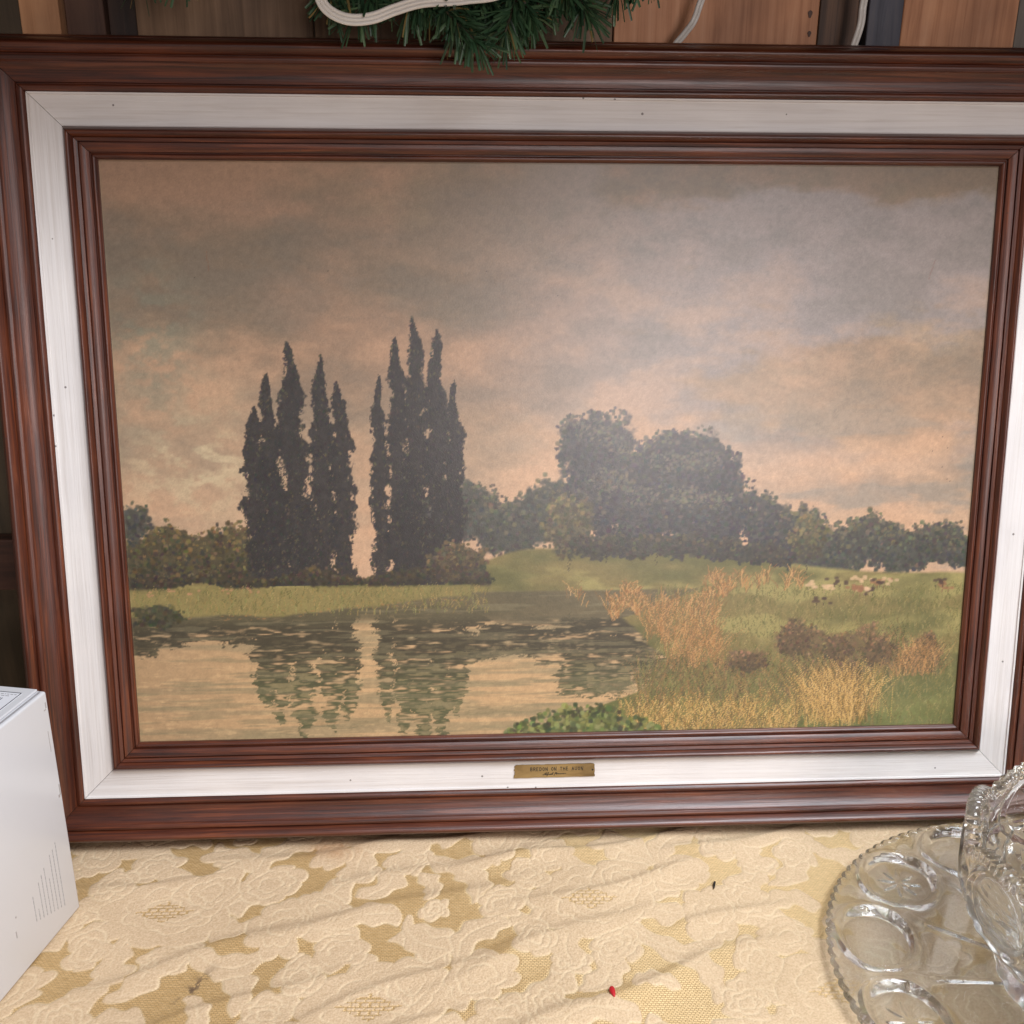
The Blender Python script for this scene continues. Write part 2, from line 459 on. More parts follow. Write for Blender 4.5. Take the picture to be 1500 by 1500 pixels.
def cloth_material():
    m, nt, p = mat_new('damask_cloth')
    at = N(nt, 'ShaderNodeAttribute'); at.attribute_name = 'weave'
    sp = N(nt, 'ShaderNodeSeparateColor'); nt.links.new(at.outputs['Color'], sp.inputs[0])
    tc = N(nt, 'ShaderNodeTexCoord')
    # thread texture: short weft floats on the ground, finer grain on the figure
    mp = N(nt, 'ShaderNodeMapping'); mp.inputs['Scale'].default_value = (160, 480, 1)
    nt.links.new(tc.outputs['Object'], mp.inputs['Vector'])
    nz = N(nt, 'ShaderNodeTexNoise'); nz.inputs['Scale'].default_value = 1.0; nz.inputs['Detail'].default_value = 3; nz.inputs['Roughness'].default_value = 0.7
    nt.links.new(mp.outputs[0], nz.inputs['Vector'])
    bk = N(nt, 'ShaderNodeTexBrick'); bk.inputs['Scale'].default_value = 1.0
    bk.inputs['Brick Width'].default_value = 0.0036; bk.inputs['Row Height'].default_value = 0.0020; bk.inputs['Mortar Size'].default_value = 0.00030; bk.inputs['Mortar Smooth'].default_value = 0.8
    bk.inputs['Color1'].default_value = (1, 1, 1, 1); bk.inputs['Color2'].default_value = (0.82, 0.82, 0.82, 1); bk.inputs['Mortar'].default_value = (0.35, 0.35, 0.35, 1)
    nt.links.new(tc.outputs['Object'], bk.inputs['Vector'])
    nf = N(nt, 'ShaderNodeTexNoise'); nf.inputs['Scale'].default_value = 520.0; nf.inputs['Detail'].default_value = 2
    nt.links.new(tc.outputs['Object'], nf.inputs['Vector'])
    nl = N(nt, 'ShaderNodeTexNoise'); nl.inputs['Scale'].default_value = 5.0; nl.inputs['Detail'].default_value = 3
    nt.links.new(tc.outputs['Object'], nl.inputs['Vector'])
    ground = ramp(nt, [(0.30, (0.51, 0.310, 0.120)), (0.62, (0.71, 0.475, 0.225))])
    nt.links.new(nz.outputs['Fac'], ground.inputs['Fac'])
    gm = N(nt, 'ShaderNodeMix', data_type='RGBA', blend_type='MULTIPLY'); gm.inputs['Factor'].default_value = 0.55
    nt.links.new(ground.outputs[0], gm.inputs['A']); nt.links.new(bk.outputs['Color'], gm.inputs['B'])
    fig = ramp(nt, [(0.30, (0.53, 0.378, 0.232)), (0.68, (0.675, 0.505, 0.335))])
    nt.links.new(nf.outputs['Fac'], fig.inputs['Fac'])
    mx = N(nt, 'ShaderNodeMix', data_type='RGBA')
    nt.links.new(sp.outputs[0], mx.inputs['Factor']); nt.links.new(gm.outputs['Result'], mx.inputs['A']); nt.links.new(fig.outputs[0], mx.inputs['B'])
    ml = N(nt, 'ShaderNodeMix', data_type='RGBA'); ml.inputs['B'].default_value = (0.76, 0.61, 0.41, 1)
    lf = N(nt, 'ShaderNodeMath', operation='MULTIPLY'); lf.inputs[1].default_value = 0.65
    nt.links.new(sp.outputs[1], lf.inputs[0]); nt.links.new(lf.outputs[0], ml.inputs['Factor']); nt.links.new(mx.outputs['Result'], ml.inputs['A'])
    ms = N(nt, 'ShaderNodeMix', data_type='RGBA'); ms.inputs['B'].default_value = (0.42, 0.17, 0.05, 1)
    nt.links.new(sp.outputs[2], ms.inputs['Factor']); nt.links.new(ml.outputs['Result'], ms.inputs['A'])
    ms2 = N(nt, 'ShaderNodeMix', data_type='RGBA'); ms2.inputs['B'].default_value = (0.16, 0.10, 0.06, 1)
    nt.links.new(at.outputs['Alpha'], ms2.inputs['Factor']); nt.links.new(ms.outputs['Result'], ms2.inputs['A'])
    mt = N(nt, 'ShaderNodeMix', data_type='RGBA', blend_type='MULTIPLY'); mt.inputs['Factor'].default_value = 0.5
    rl = ramp(nt, [(0.35, (0.86, 0.82, 0.76)), (0.65, (1.05, 1.03, 1.0))]); nt.links.new(nl.outputs['Fac'], rl.inputs['Fac'])
    nt.links.new(ms2.outputs['Result'], mt.inputs['A']); nt.links.new(rl.outputs[0], mt.inputs['B'])
    nt.links.new(mt.outputs['Result'], p.inputs['Base Color'])
    p.inputs['Roughness'].default_value = 0.75
    p.inputs['Specular IOR Level'].default_value = 0.25
    # bump
    ba = N(nt, 'ShaderNodeMix', data_type='FLOAT')
    nt.links.new(sp.outputs[0], ba.inputs['Factor']); nt.links.new(bk.outputs['Fac'], ba.inputs['A']); nt.links.new(nf.outputs['Fac'], ba.inputs['B'])
    bp = N(nt, 'ShaderNodeBump'); bp.inputs['Strength'].default_value = 0.8; bp.inputs['Distance'].default_value = 0.0007
    nt.links.new(ba.outputs[0], bp.inputs['Height']); nt.links.new(bp.outputs[0], p.inputs['Normal'])
    # weft floats of the ground shine across their length (silky, anisotropic)
    gl = N(nt, 'ShaderNodeBsdfAnisotropic'); gl.distribution = 'GGX'
    gl.inputs['Color'].default_value = (1.0, 0.84, 0.52, 1); gl.inputs['Roughness'].default_value = 0.56; gl.inputs['Anisotropy'].default_value = 0.85
    tv = N(nt, 'ShaderNodeCombineXYZ'); tv.inputs[0].default_value = 1.0; tv.inputs[1].default_value = 0.0
    nt.links.new(tv.outputs[0], gl.inputs['Tangent'])
    nt.links.new(bp.outputs[0], gl.inputs['Normal'])
    inv = N(nt, 'ShaderNodeMapRange'); inv.inputs['To Min'].default_value = 0.15; inv.inputs['To Max'].default_value = 0.04
    nt.links.new(sp.outputs[0], inv.inputs['Value'])
    sh = N(nt, 'ShaderNodeMixShader')
    nt.links.new(inv.outputs[0], sh.inputs[0]); nt.links.new(p.outputs[0], sh.inputs[1]); nt.links.new(gl.outputs[0], sh.inputs[2])
    nt.links.new(sh.outputs[0], nt.nodes['Material Output'].inputs['Surface'])
    return m

tag(link('tablecloth', build_cloth(), cloth_material()), 'creased gold and cream floral damask tablecloth under the picture and glassware', 'tablecloth')

# ------------------------------------------------------------------ the framed picture
LEAN = math.radians(8.0)
CW, CH = 0.914, 0.61
frame = empty('framed_picture', (0, -0.006, 0.1155), (math.pi / 2 - LEAN, 0, 0))   # local x right, y up in the picture plane, z towards the viewer
tag(frame, 'large landscape picture in a dark wood frame with white liner, leaning on the table', 'picture')

def rails(name, prof, mat, parent, gap=0.0003, nseg=40):
    """four mitred lengths of a moulding; prof = [(d outward from the sight edge, height)]."""
    prof = np.array(prof)
    sides = [((CW / 2, 0, 0), math.pi, CW), ((CW / 2, CH, 0), 0.0, CW), ((0, CH / 2, 0), math.pi / 2, CH), ((CW, CH / 2, 0), -math.pi / 2, CH)]
    for loc, rz, L in sides:
        d, h = prof[:, 0], prof[:, 1]
        t = np.linspace(-1, 1, nseg)
        half = (L / 2 + d - gap)
        V = np.stack([t[None, :] * half[:, None], np.repeat(d[:, None], nseg, 1), np.repeat(h[:, None], nseg, 1)], -1)
        wob = RNG.normal(0, 0.00012, (1, nseg)); V[:, :, 2] += wob * (prof[:, 1:2] > 0)
        me = grid_mesh(name, V, flip=False)
        me.polygons.foreach_set('use_smooth', np.ones(len(me.polygons), dtype=bool))
        # closing mitre ends
        bm = bmesh.new(); bm.from_mesh(me)
        bm.verts.ensure_lookup_table()
        ny = len(d)
        for col in (0, nseg - 1):
            vs_ = [bm.verts[r * nseg + col] for r in range(ny)]
            f = bm.faces.new(vs_ if col else vs_[::-1]); f.smooth = False
        bmesh.ops.recalc_face_normals(bm, faces=bm.faces)
        for e in bm.edges:
            if len(e.link_faces) == 2 and e.calc_face_angle(0) > 0.6: e.smooth = False
        bm.to_mesh(me); bm.free()
        o = link(name, me, mat, parent)
        o.location = loc; o.rotation_euler = (0, 0, rz)

def arc(d0, d1, h0, h1, rise, n=8):
    out = []
    for k in range(n + 1):
        t = k / n
        out.append((d0 + (d1 - d0) * t, h0 + (h1 - h0) * t + rise * math.sin(math.pi * t)))
    return out

inner = [(0.0, -0.001), (0.0, 0.0030)] + arc(0.0005, 0.0052, 0.0035, 0.0048, 0.0018) + [(0.0056, 0.0036), (0.0064, 0.0036)] + \
        arc(0.0067, 0.0145, 0.0062, 0.0092, 0.0008) + [(0.0149, 0.0070), (0.0155, 0.0070), (0.0158, 0.0102), (0.0190, 0.0116), (0.0193, 0.0098)] + \
        arc(0.0197, 0.0268, 0.0108, 0.0140, 0.0036, 10) + [(0.0285, 0.0105), (0.0300, 0.0075), (0.0300, -0.003)]
liner = [(0.0301, 0.0), (0.0301, 0.0070), (0.0310, 0.0078), (0.0585, 0.0098), (0.0589, 0.0114), (0.0606, 0.0116), (0.0609, 0.0104), (0.0609, -0.003)]
outer = [(0.0610, -0.004), (0.0610, 0.0110)] + arc(0.0613, 0.0672, 0.0125, 0.0140, 0.0014) + [(0.0676, 0.0122), (0.0684, 0.0122)] + \
        [(0.0688 + 0.0172 * t, 0.0148 + 0.0072 * t - 0.0022 * math.sin(math.pi * t)) for t in np.linspace(0, 1, 10)] + \
        [(0.0864, 0.0232)] + arc(0.0868, 0.0916, 0.0234, 0.0242, 0.0008, 4) + [(0.0920, 0.0222), (0.0926, 0.0222)] + \
        arc(0.0930, 0.1060, 0.0236, 0.0236, 0.0072, 12) + [(0.1072, 0.0200), (0.1090, 0.0160), (0.1092, 0.0140), (0.1100, 0.0140), (0.1118, 0.0120), (0.1135, 0.0080), (0.1135, -0.0220), (0.0700, -0.0220)]
rails('inner_moulding', inner, M_MOULD, frame)
rails('liner', liner, M_LINER, frame)
rails('outer_moulding', outer, M_MOULD, frame)
bm = bmesh.new(); box_bm(bm, CW / 2, CH / 2, -0.0105, CW + 0.14, CH + 0.14, 0.011)
bm_obj('backing_board', bm, M_DARK, frame)

# ---- generic river landscape print (stand-in): painted in code, stored per vertex
def paint():
    h, w = 560, 840
    rng = np.random.default_rng(42)
    Yn, Xn = np.mgrid[0:h, 0:w]; Yn = Yn / (h - 1); Xn = Xn / (w - 1)
    c = lambda r, g, b: np.array([r, g, b]) / 255.0
    mixc = lambda img, col, a: img * (1 - a[..., None]) + col * a[..., None]
    # sky
    img = np.ones((h, w, 3)) * c(158, 134, 109)
    img = mixc(img, c(118, 101, 80), sstep(0.42, 0.0, Yn) * 0.95)
    img = mixc(img, c(190, 154, 124), sstep(0.30, 0.66, Yn + 0.25 * (Xn - 0.5)) * 0.75)
    n1 = fbm(h, w, 5, 3, 7, rng, 0.55); n2 = fbm(h, w, 8, 4, 7, rng, 0.55); n3 = fbm(h, w, 16, 7, 6, rng, 0.55); n4 = fbm(h, w, 6, 4, 6, rng, 0.55); n5 = fbm(h, w, 40, 40, 4, rng, 0.6)
    n1 = n1 + 0.12 * (n5 - 0.5); n2 = n2 + 0.12 * (n5 - 0.5)
    img = mixc(img, c(112, 96, 80), sstep(0.42, 0.62, n1) * 0.8 * sstep(0.62, 0.15, Yn))
    img = mixc(img, c(166, 126, 100), sstep(0.42, 0.66, n4) * 0.6 * sstep(0.6, 0.1, Yn))
    img = mixc(img, c(176, 132, 106), 0.55 * sstep(0.3, 0.6, n5) * np.exp(-(((Xn - 0.72) / 0.20) ** 2 + ((Yn - 0.14) / 0.11) ** 2)))
    img = mixc(img, c(134, 124, 120), sstep(0.42, 0.58, n2) * 0.85 * sstep(0.30, 0.75, Xn) * sstep(0.66, 0.3, Yn))
    img = mixc(img, c(206, 164, 130), sstep(0.46, 0.64, n3) * 0.60 * sstep(0.34, 0.60, Yn) * (0.4 + 0.6 * Xn))
    img = mixc(img, c(132, 126, 116), sstep(0.52, 0.64, 1 - n3 + 0.0 * Xn) * 0.55 * sstep(0.34, 0.50, Yn) * sstep(0.35, 0.7, Xn))
    n6 = fbm(h, w, 13, 10, 6, rng, 0.6)
    img = mixc(img, c(96, 92, 84), sstep(0.50, 0.68, n6) * 0.25 * sstep(0.66, 0.4, Yn)); img = mixc(img, c(198, 152, 118), sstep(0.46, 0.70, 1 - n6) * 0.36 * sstep(0.05, 0.3, Yn))
    img = mixc(img, c(196, 176, 140), sstep(0.45, 0.7, n5) * 0.8 * np.exp(-(((Xn - 0.09) / 0.07) ** 2 + ((Yn - 0.50) / 0.08) ** 2)))
    img = mixc(img, c(112, 116, 100), 0.55 * sstep(0.35, 0.65, n5) * np.exp(-(((Xn - 0.05) / 0.05) ** 2 + ((Yn - 0.30) / 0.12) ** 2)))
    img = mixc(img, c(120, 122, 106), 0.5 * sstep(0.35, 0.65, n4) * np.exp(-(((Xn - 0.05) / 0.08) ** 2 + ((Yn - 0.56) / 0.06) ** 2)))

    # brushes
    def brush(k, asp, ang):
        g = np.mgrid[-k:k + 1, -k:k + 1].astype(float)
        ca, sa = math.cos(ang), math.sin(ang)
        u = (g[1] * ca + g[0] * sa) / k; v = (-g[1] * sa + g[0] * ca) / (k * asp)
        return np.clip(1.25 - (u * u + v * v) * 1.25, 0, 1) ** 0.7
    def dab(x, y, col, br, a=0.85):
        k = br.shape[0] // 2; px, py = int(x * (w - 1)), int(y * (h - 1))
        x0, x1 = max(0, px - k), min(w, px + k + 1); y0, y1 = max(0, py - k), min(h, py + k + 1)
        if x1 <= x0 or y1 <= y0: return
        b = br[y0 - py + k:y1 - py + k, x0 - px + k:x1 - px + k, None] * a
        img[y0:y1, x0:x1] = img[y0:y1, x0:x1] * (1 - b) + col * b
    B = {(k, s, q): brush(k, s, q) for k in (1, 2, 3, 4, 6) for s in (0.35, 0.6, 1.0) for q in (0.0, 0.5, 1.0, 1.57, 2.1, 2.7)}
    keys = list(B.keys())
    def rb(ks, ss=(0.6, 1.0), qs=(0.0, 0.5, 1.0, 1.57, 2.1, 2.7)):
        return B[(int(rng.choice(ks)), float(rng.choice(ss)), float(rng.choice(qs)))]
    def core(cx, cy, rx, ry, col, f=0.86):
        x0, x1 = max(0, int((cx - rx * 1.2) * w)), min(w, int((cx + rx * 1.2) * w) + 1); y0, y1 = max(0, int((cy - ry * 1.2) * h)), min(h, int((cy + ry * 1.2) * h) + 1)
        if x1 <= x0 or y1 <= y0: return
        a = np.arctan2(Yn[y0:y1, x0:x1] - cy, Xn[y0:y1, x0:x1] - cx)
        r = np.hypot((Xn[y0:y1, x0:x1] - cx) / rx, (Yn[y0:y1, x0:x1] - cy) / ry) / (1 + 0.10 * np.sin(5 * a + cx * 60) + 0.07 * np.sin(11 * a + cy * 40))
        al = sstep(f + 0.10, f - 0.12, r + 0.55 * (JIT[y0:y1, x0:x1] - 0.5))[..., None] * 0.95
        img[y0:y1, x0:x1] = img[y0:y1, x0:x1] * (1 - al) + (col * (0.9 + 0.25 * JIT2[y0:y1, x0:x1, None])) * al
    JIT = fbm(h, w, 70, 105, 3, rng); JITF = fbm(h, w, 120, 240, 2, rng); JIT2 = fbm(h, w, 110, 160, 2, rng)
    def leafmass(cx, cy, rx, ry, n, dark, mid, lite, ks=(1, 2, 2, 3)):
        core(cx, cy, rx, ry, dark * 0.45 + mid * 0.55)
        n = int(n * 0.8)
        for i in range(n):
            a = rng.uniform(0, 2 * math.pi); r = math.sqrt(rng.uniform(0, 1)) * (1 + 0.10 * math.sin(5 * a + cx * 60) + 0.07 * math.sin(11 * a + cy * 40))
            x = cx + rx * r * math.cos(a); y = cy + ry * r * math.sin(a)
            hgt = (cy - y) / ry * 0.5 + (cx - x) / rx * 0.15 + rng.normal(0, 0.35)
            col = dark if hgt < 0.05 else (mid if hgt < 0.55 else lite)
            dab(x, y, col + rng.normal(0, 0.018, 3), rb(ks), 0.8)
    def poplar(cx, top, base, wid):
        n = int(2600 * wid / 0.03 * (base - top) / 0.45)
        T = (Yn - top) / (base - top)
        wob = 0.86 + 0.14 * np.sin(T * 29 + cx * 70) + 0.08 * np.sin(T * 61 + cx * 33)
        pr = wid * np.clip(T * 2.6, 0, 1) ** 0.6 * wob * np.where(T < 0.85, 1, 1 - (T - 0.85) * 1.4)
        dx_ = np.abs(Xn - cx - 0.002 * np.sin(T * 17 + cx * 90)) / np.maximum(pr, 1e-4) + 0.8 * (JIT - 0.5) + 0.9 * (JITF - 0.5)
        al = (sstep(1.0, 0.78, dx_) * (T > 0.0) * (T < 1))[..., None] * 0.95
        img[:] = img * (1 - al) + c(52, 49, 48) * (0.88 + 0.25 * JIT2[..., None]) * al
        for i in range(n):
            t = rng.uniform(0, 1) ** 0.8
            prof = wid * (min(1, t * 2.6) ** 0.6) * (0.86 + 0.14 * math.sin(t * 29 + cx * 70) + 0.08 * math.sin(t * 61 + cx * 33)) * (1 if t < 0.85 else 1 - (t - 0.85) * 1.4)
            s = rng.uniform(-1, 1); s = math.copysign(abs(s) ** 0.75, s)
            x = cx + s * prof + 0.002 * math.sin(t * 17 + cx * 90); y = top + (base - top) * t
            col = c(50, 47, 46) if rng.random() < 0.72 else (c(66, 62, 54) if rng.random() < 0.75 else c(92, 84, 62))
            dab(x, y, col + rng.normal(0, 0.015, 3), rb((1, 1, 2), (0.35, 0.6), (1.0, 1.57, 2.1)), 0.75)

    HZ = 0.705                    # meadow line
    # distant tree belt
    D1, D2, D3 = c(62, 62, 58), c(80, 78, 68), c(104, 98, 76)
    for x in np.linspace(0.36, 0.50, 10):
        leafmass(x, 0.600 + 0.02 * math.sin(x * 60), 0.030, 0.055, 260, D1, D2, D3)
    for x in np.linspace(0.76, 0.99, 15):
        leafmass(x, 0.650 + 0.04 * (x - 0.76) + 0.010 * math.sin(x * 77), 0.022 + 0.006 * math.sin(x * 131), 0.066 - 0.14 * (x - 0.76) + 0.010 * math.sin(x * 190), 300, D1, D2, D3)
    for x in np.linspace(0.0, 0.16, 10):
        leafmass(x, 0.662 + 0.012 * math.sin(x * 90), 0.026, 0.052, 300, c(60, 56, 46), c(86, 76, 54), c(120, 102, 66))
    leafmass(0.01, 0.60, 0.028, 0.035, 200, D1, D2, c(98, 100, 84))
    # meadow ground
    ground = np.zeros((h, w, 3)) + c(122, 108, 68)
    gn = fbm(h, w, 30, 14, 5, rng); gn2 = fbm(h, w, 12, 7, 5, rng)
    ground = mixc(ground, c(146, 134, 84), sstep(0.45, 0.65, gn)); ground = mixc(ground, c(98, 94, 58), sstep(0.5, 0.68, gn2))
    ground = mixc(ground, c(92, 104, 56), sstep(0.86, 1.0, Yn) * 0.7)
    hill = HZ - 0.065 * np.exp(-((Xn - 0.60) / 0.17) ** 2) - 0.02 * np.exp(-((Xn - 0.45) / 0.05) ** 2) + 0.010 * (fbm(h, w, 2, 16, 3, rng) - 0.5)
    gm_ = sstep(-0.004, 0.004, Yn - hill)
    img = mixc(img, ground, gm_) if False else img * (1 - gm_[..., None]) + ground * gm_[..., None]
    # big round trees on the rise
    T1, T2, T3 = c(58, 57, 58), c(74, 72, 68), c(98, 92, 76)
    for bx, by, brx, bry, n in ((0.555, 0.53, 0.052, 0.115, 1700), (0.535, 0.465, 0.036, 0.055, 600), (0.60, 0.575, 0.05, 0.09, 1200), (0.655, 0.53, 0.056, 0.085, 1500), (0.675, 0.60, 0.05, 0.06, 900),
                                (0.705, 0.585, 0.035, 0.065, 600), (0.690, 0.515, 0.026, 0.045, 450), (0.61, 0.50, 0.024, 0.04, 350), (0.635, 0.475, 0.028, 0.032, 350), (0.745, 0.615, 0.022, 0.06, 400), (0.775, 0.635, 0.02, 0.04, 250)):
        leafmass(bx, by, brx, bry, n, T1, T2, T3)
    for bx, by, brx, bry, n in ((0.515, 0.61, 0.030, 0.060, 600), (0.80, 0.640, 0.024, 0.042, 420)):
        leafmass(bx, by, brx, bry, n, c(70, 66, 54), c(98, 90, 66), c(128, 112, 78))
    for x in np.linspace(0.53, 0.77, 16):
        leafmass(x, 0.650 + 0.18 * max(0, x - 0.66) + 0.006 * math.sin(x * 140), 0.018, 0.020, 90, c(56, 54, 50), c(72, 68, 58), c(92, 84, 64))
    for bx, by, brx, bry in ((0.54, 0.445, 0.022, 0.03), (0.575, 0.47, 0.02, 0.03), (0.56, 0.53, 0.025, 0.03), (0.63, 0.50, 0.022, 0.028), (0.67, 0.50, 0.024, 0.028), (0.65, 0.56, 0.026, 0.026), (0.60, 0.56, 0.022, 0.026), (0.69, 0.57, 0.02, 0.024)):
        for i in range(110):
            a = rng.uniform(0, 6.28); r = math.sqrt(rng.random())
            dab(bx + brx * r * math.cos(a), by + bry * r * math.sin(a) * 0.7, (c(96, 92, 80) if rng.random() < 0.6 else c(120, 110, 88)) + rng.normal(0, 0.02, 3), rb((1, 1, 2)), 0.55)
    for tx, ty in ((0.515, 0.665), (0.80, 0.68), (0.56, 0.65), (0.62, 0.655)):
        for k in range(14): dab(tx + rng.normal(0, 0.0012), ty + k * 0.0022, c(52, 46, 40), B[(1, 0.6, 1.57)])
    # tall narrow trees in two stands
    for cx, top, wd in ((0.155, 0.40, 0.017), (0.172, 0.345, 0.015), (0.198, 0.295, 0.020), (0.232, 0.315, 0.016), (0.252, 0.36, 0.016), (0.178, 0.50, 0.022), (0.212, 0.56, 0.018)):
        poplar(cx, top, 0.712, wd)
    for cx, top, wd in ((0.296, 0.35, 0.012), (0.318, 0.285, 0.016), (0.338, 0.255, 0.018), (0.362, 0.275, 0.017), (0.382, 0.36, 0.013), (0.330, 0.50, 0.022)):
        poplar(cx, top, 0.715, wd)
    for x in np.linspace(0.0, 0.41, 22):
        leafmass(x, 0.702 + 0.005 * math.sin(x * 50), 0.018, 0.012 + 0.007 * math.sin(x * 63), 70, c(52, 48, 42), c(70, 62, 48), c(96, 82, 58))
    leafmass(0.385, 0.675, 0.036, 0.036, 500, c(66, 58, 50), c(92, 80, 60), c(118, 98, 70))
    # near bank, left
    bank = 0.765 + 0.012 * (fbm(h, w, 2, 18, 4, rng) - 0.5) - 0.030 * sstep(0.15, 0.42, Xn)
    strip = sstep(0.712, 0.720, Yn) * sstep(0.46, 0.40, Xn)
    img = mixc(img, c(132, 118, 74), strip * 0.9)
    # water: mirrored view, broken by ripples
    xr = np.interp(Yn[:, 0], [0.70, 0.725, 0.75, 0.78, 0.83, 0.87, 0.92, 0.97, 1.0], [0.66, 0.68, 0.63, 0.585, 0.61, 0.65, 0.60, 0.50, 0.44])[:, None]
    xr = xr + 0.016 * (fbm(h, w, 60, 3, 3, rng) - 0.5)
    top_w = np.where(Xn < 0.40, bank, 0.728 + 0.0 * Xn)
    wm = sstep(-0.003, 0.003, Yn - top_w) * sstep(0.004, -0.004, Xn - xr)
    rip = fbm(h, w, 150, 14, 3, rng)
    src_y = np.clip(2 * 0.742 - Yn - (Yn - 0.74) * 0.75 + (rip - 0.5) * 0.03, 0, 1)
    src_x = np.clip(Xn + (fbm(h, w, 200, 30, 2, rng) - 0.5) * 0.012, 0, 1)
    refl = img[(src_y * (h - 1)).astype(int), (src_x * (w - 1)).astype(int)]
    base_w = np.zeros_like(img) + c(186, 152, 112)
    base_w = mixc(base_w, c(150, 132, 100), sstep(0.45, 0.62, fbm(h, w, 90, 7, 4, rng)) * 0.8)
    base_w = mixc(base_w, c(150, 124, 94), sstep(0.25, 0.0, Xn) * 0.5)
    lum = refl.mean(-1)
    rip2 = fbm(h, w, 240, 70, 2, rng)
    dk = sstep(0.50, 0.26, lum) * sstep(0.34, 0.58, 0.30 * rip + 0.70 * rip2 + 0.17 - 0.68 * (Yn - 0.76))
    water = mixc(base_w, c(58, 54, 42), dk * 0.92)
    water = mixc(water, c(92, 98, 64), dk * 0.6 * sstep(0.82, 0.93, Yn + 0.1 * (rip2 - 0.5)))
    water = mixc(water, c(206, 172, 128), sstep(0.60, 0.70, rip2) * 0.35 * sstep(0.78, 0.9, Yn))
    water = mixc(water, c(92, 84, 62), 0.85 * sstep(0.795, 0.765, Yn + 0.02 * (rip - 0.5)))
    water = mixc(water, c(126, 116, 88), sstep(0.56, 0.66, rip) * 0.45)
    img[:] = img * (1 - wm[..., None]) + water * wm[..., None]
    # strokes of grass and reeds
    def blades(n, fx, fy, L, lean, cols, m=16, wd=1):
        xs = fx(n); ys = fy(n, xs)
        Ls = rng.uniform(0.5, 1, n) * L; le = rng.normal(lean, 0.45, n)
        t = np.linspace(0, 1, m)
        X = xs[:, None] + (Ls * le)[:, None] * (t ** 1.6)[None, :] / 1.5; Y = ys[:, None] - Ls[:, None] * t[None, :]
        ci = rng.integers(0, len(cols), n); cc = np.array(cols)[ci] + rng.normal(0, 0.03, (n, 1))
        order = np.argsort(ys)
        for i in order:
            px = (X[i] * (w - 1)).astype(int); py = (Y[i] * (h - 1)).astype(int)
            ok = (px >= 0) & (px < w - 1) & (py >= 0) & (py < h)
            img[py[ok], px[ok]] = img[py[ok], px[ok]] * 0.3 + cc[i] * 0.7
    # short grass over the meadow
    blades(5000, lambda n: rng.uniform(0.62, 1.0, n), lambda n, x: rng.uniform(0.73, 1.0, n), 0.012, 0.0, [c(120, 110, 66), c(144, 126, 80), c(96, 96, 54), c(110, 102, 60)], 5)
    blades(700, lambda n: rng.uniform(0.0, 0.42, n), lambda n, x: rng.uniform(0.722, 0.768, n), 0.012, 0.0, [c(126, 122, 72), c(150, 126, 78), c(100, 96, 58)], 5)
    for x in rng.uniform(0.0, 0.40, 60): dab(x, 0.768 - 0.03 * max(0, min(1, (x - 0.15) / 0.27)) + rng.normal(0, 0.003), c(150, 110, 70), rb((1, 2), (0.35,), (0.0,)), 0.6)
    leafmass(0.035, 0.765, 0.032, 0.022, 220, c(58, 56, 44), c(76, 74, 54), c(98, 92, 62))
    OR = [c(168, 124, 76), c(184, 140, 90), c(146, 104, 66), c(120, 94, 62)]
    ST = [c(186, 146, 84), c(204, 166, 104), c(140, 108, 62), c(96, 82, 52)]
    DKR = [c(96, 78, 54), c(126, 98, 66), c(78, 70, 48), c(150, 112, 72)]
    # bank reeds
    for x0, x1, y0, y1, n in ((0.50, 0.60, 0.742, 0.752, 220), (0.56, 0.70, 0.745, 0.775, 700), (0.60, 0.69, 0.78, 0.83, 600), (0.63, 0.72, 0.83, 0.88, 500), (0.68, 0.79, 0.715, 0.735, 400)):
        cl = rng.uniform(x0, x1, 7)
        blades(int(n * 0.8), lambda k, q=cl: rng.choice(q, k) + rng.normal(0, 0.007, k), lambda k, x, a=y0, b=y1: rng.uniform(a, b, k) + 0.012 * np.sin(x * 190), 0.042 if y0 > 0.76 else 0.022, 0.1, OR + [c(112, 100, 62)], 14)
    for x, y, rx, ry in ((0.80, 0.83, 0.035, 0.040), (0.88, 0.845, 0.035, 0.045), (0.735, 0.87, 0.03, 0.028), (0.955, 0.86, 0.02, 0.035), (0.84, 0.875, 0.04, 0.03)):
        leafmass(x, y, rx, ry, 420, c(84, 72, 52), c(114, 92, 66), c(150, 116, 82), (1, 1, 2))
    blades(1500, lambda k: rng.uniform(0.60, 0.93, k), lambda k, x: rng.uniform(0.88, 0.965, k) - 0.05 * (x > 0.88), 0.05, 0.0, DKR + [c(110, 106, 62), c(98, 98, 58), c(120, 114, 68)], 16)
    for x, y, rx, ry in ((0.79, 0.825, 0.024, 0.034), (0.845, 0.842, 0.020, 0.030), (0.895, 0.850, 0.022, 0.032), (0.735, 0.865, 0.024, 0.020), (0.955, 0.845, 0.014, 0.030), (0.86, 0.895, 0.018, 0.030)):
        leafmass(x, y, rx, ry, 300, c(74, 64, 48), c(108, 86, 62), c(148, 112, 80), (1, 1, 2))
    blades(700, lambda k: rng.normal(0.85, 0.022, k), lambda k, x: rng.uniform(0.955, 0.995, k), 0.10, -0.15, ST, 26)
    blades(1300, lambda k: rng.uniform(0.58, 0.80, k), lambda k, x: rng.uniform(0.97, 1.03, k), 0.06, 0.1, ST + [c(120, 112, 62)], 18)
    blades(320, lambda k: rng.normal(0.945, 0.016, k), lambda k, x: rng.uniform(0.87, 0.90, k), 0.05, 0.15, OR + DKR, 18)
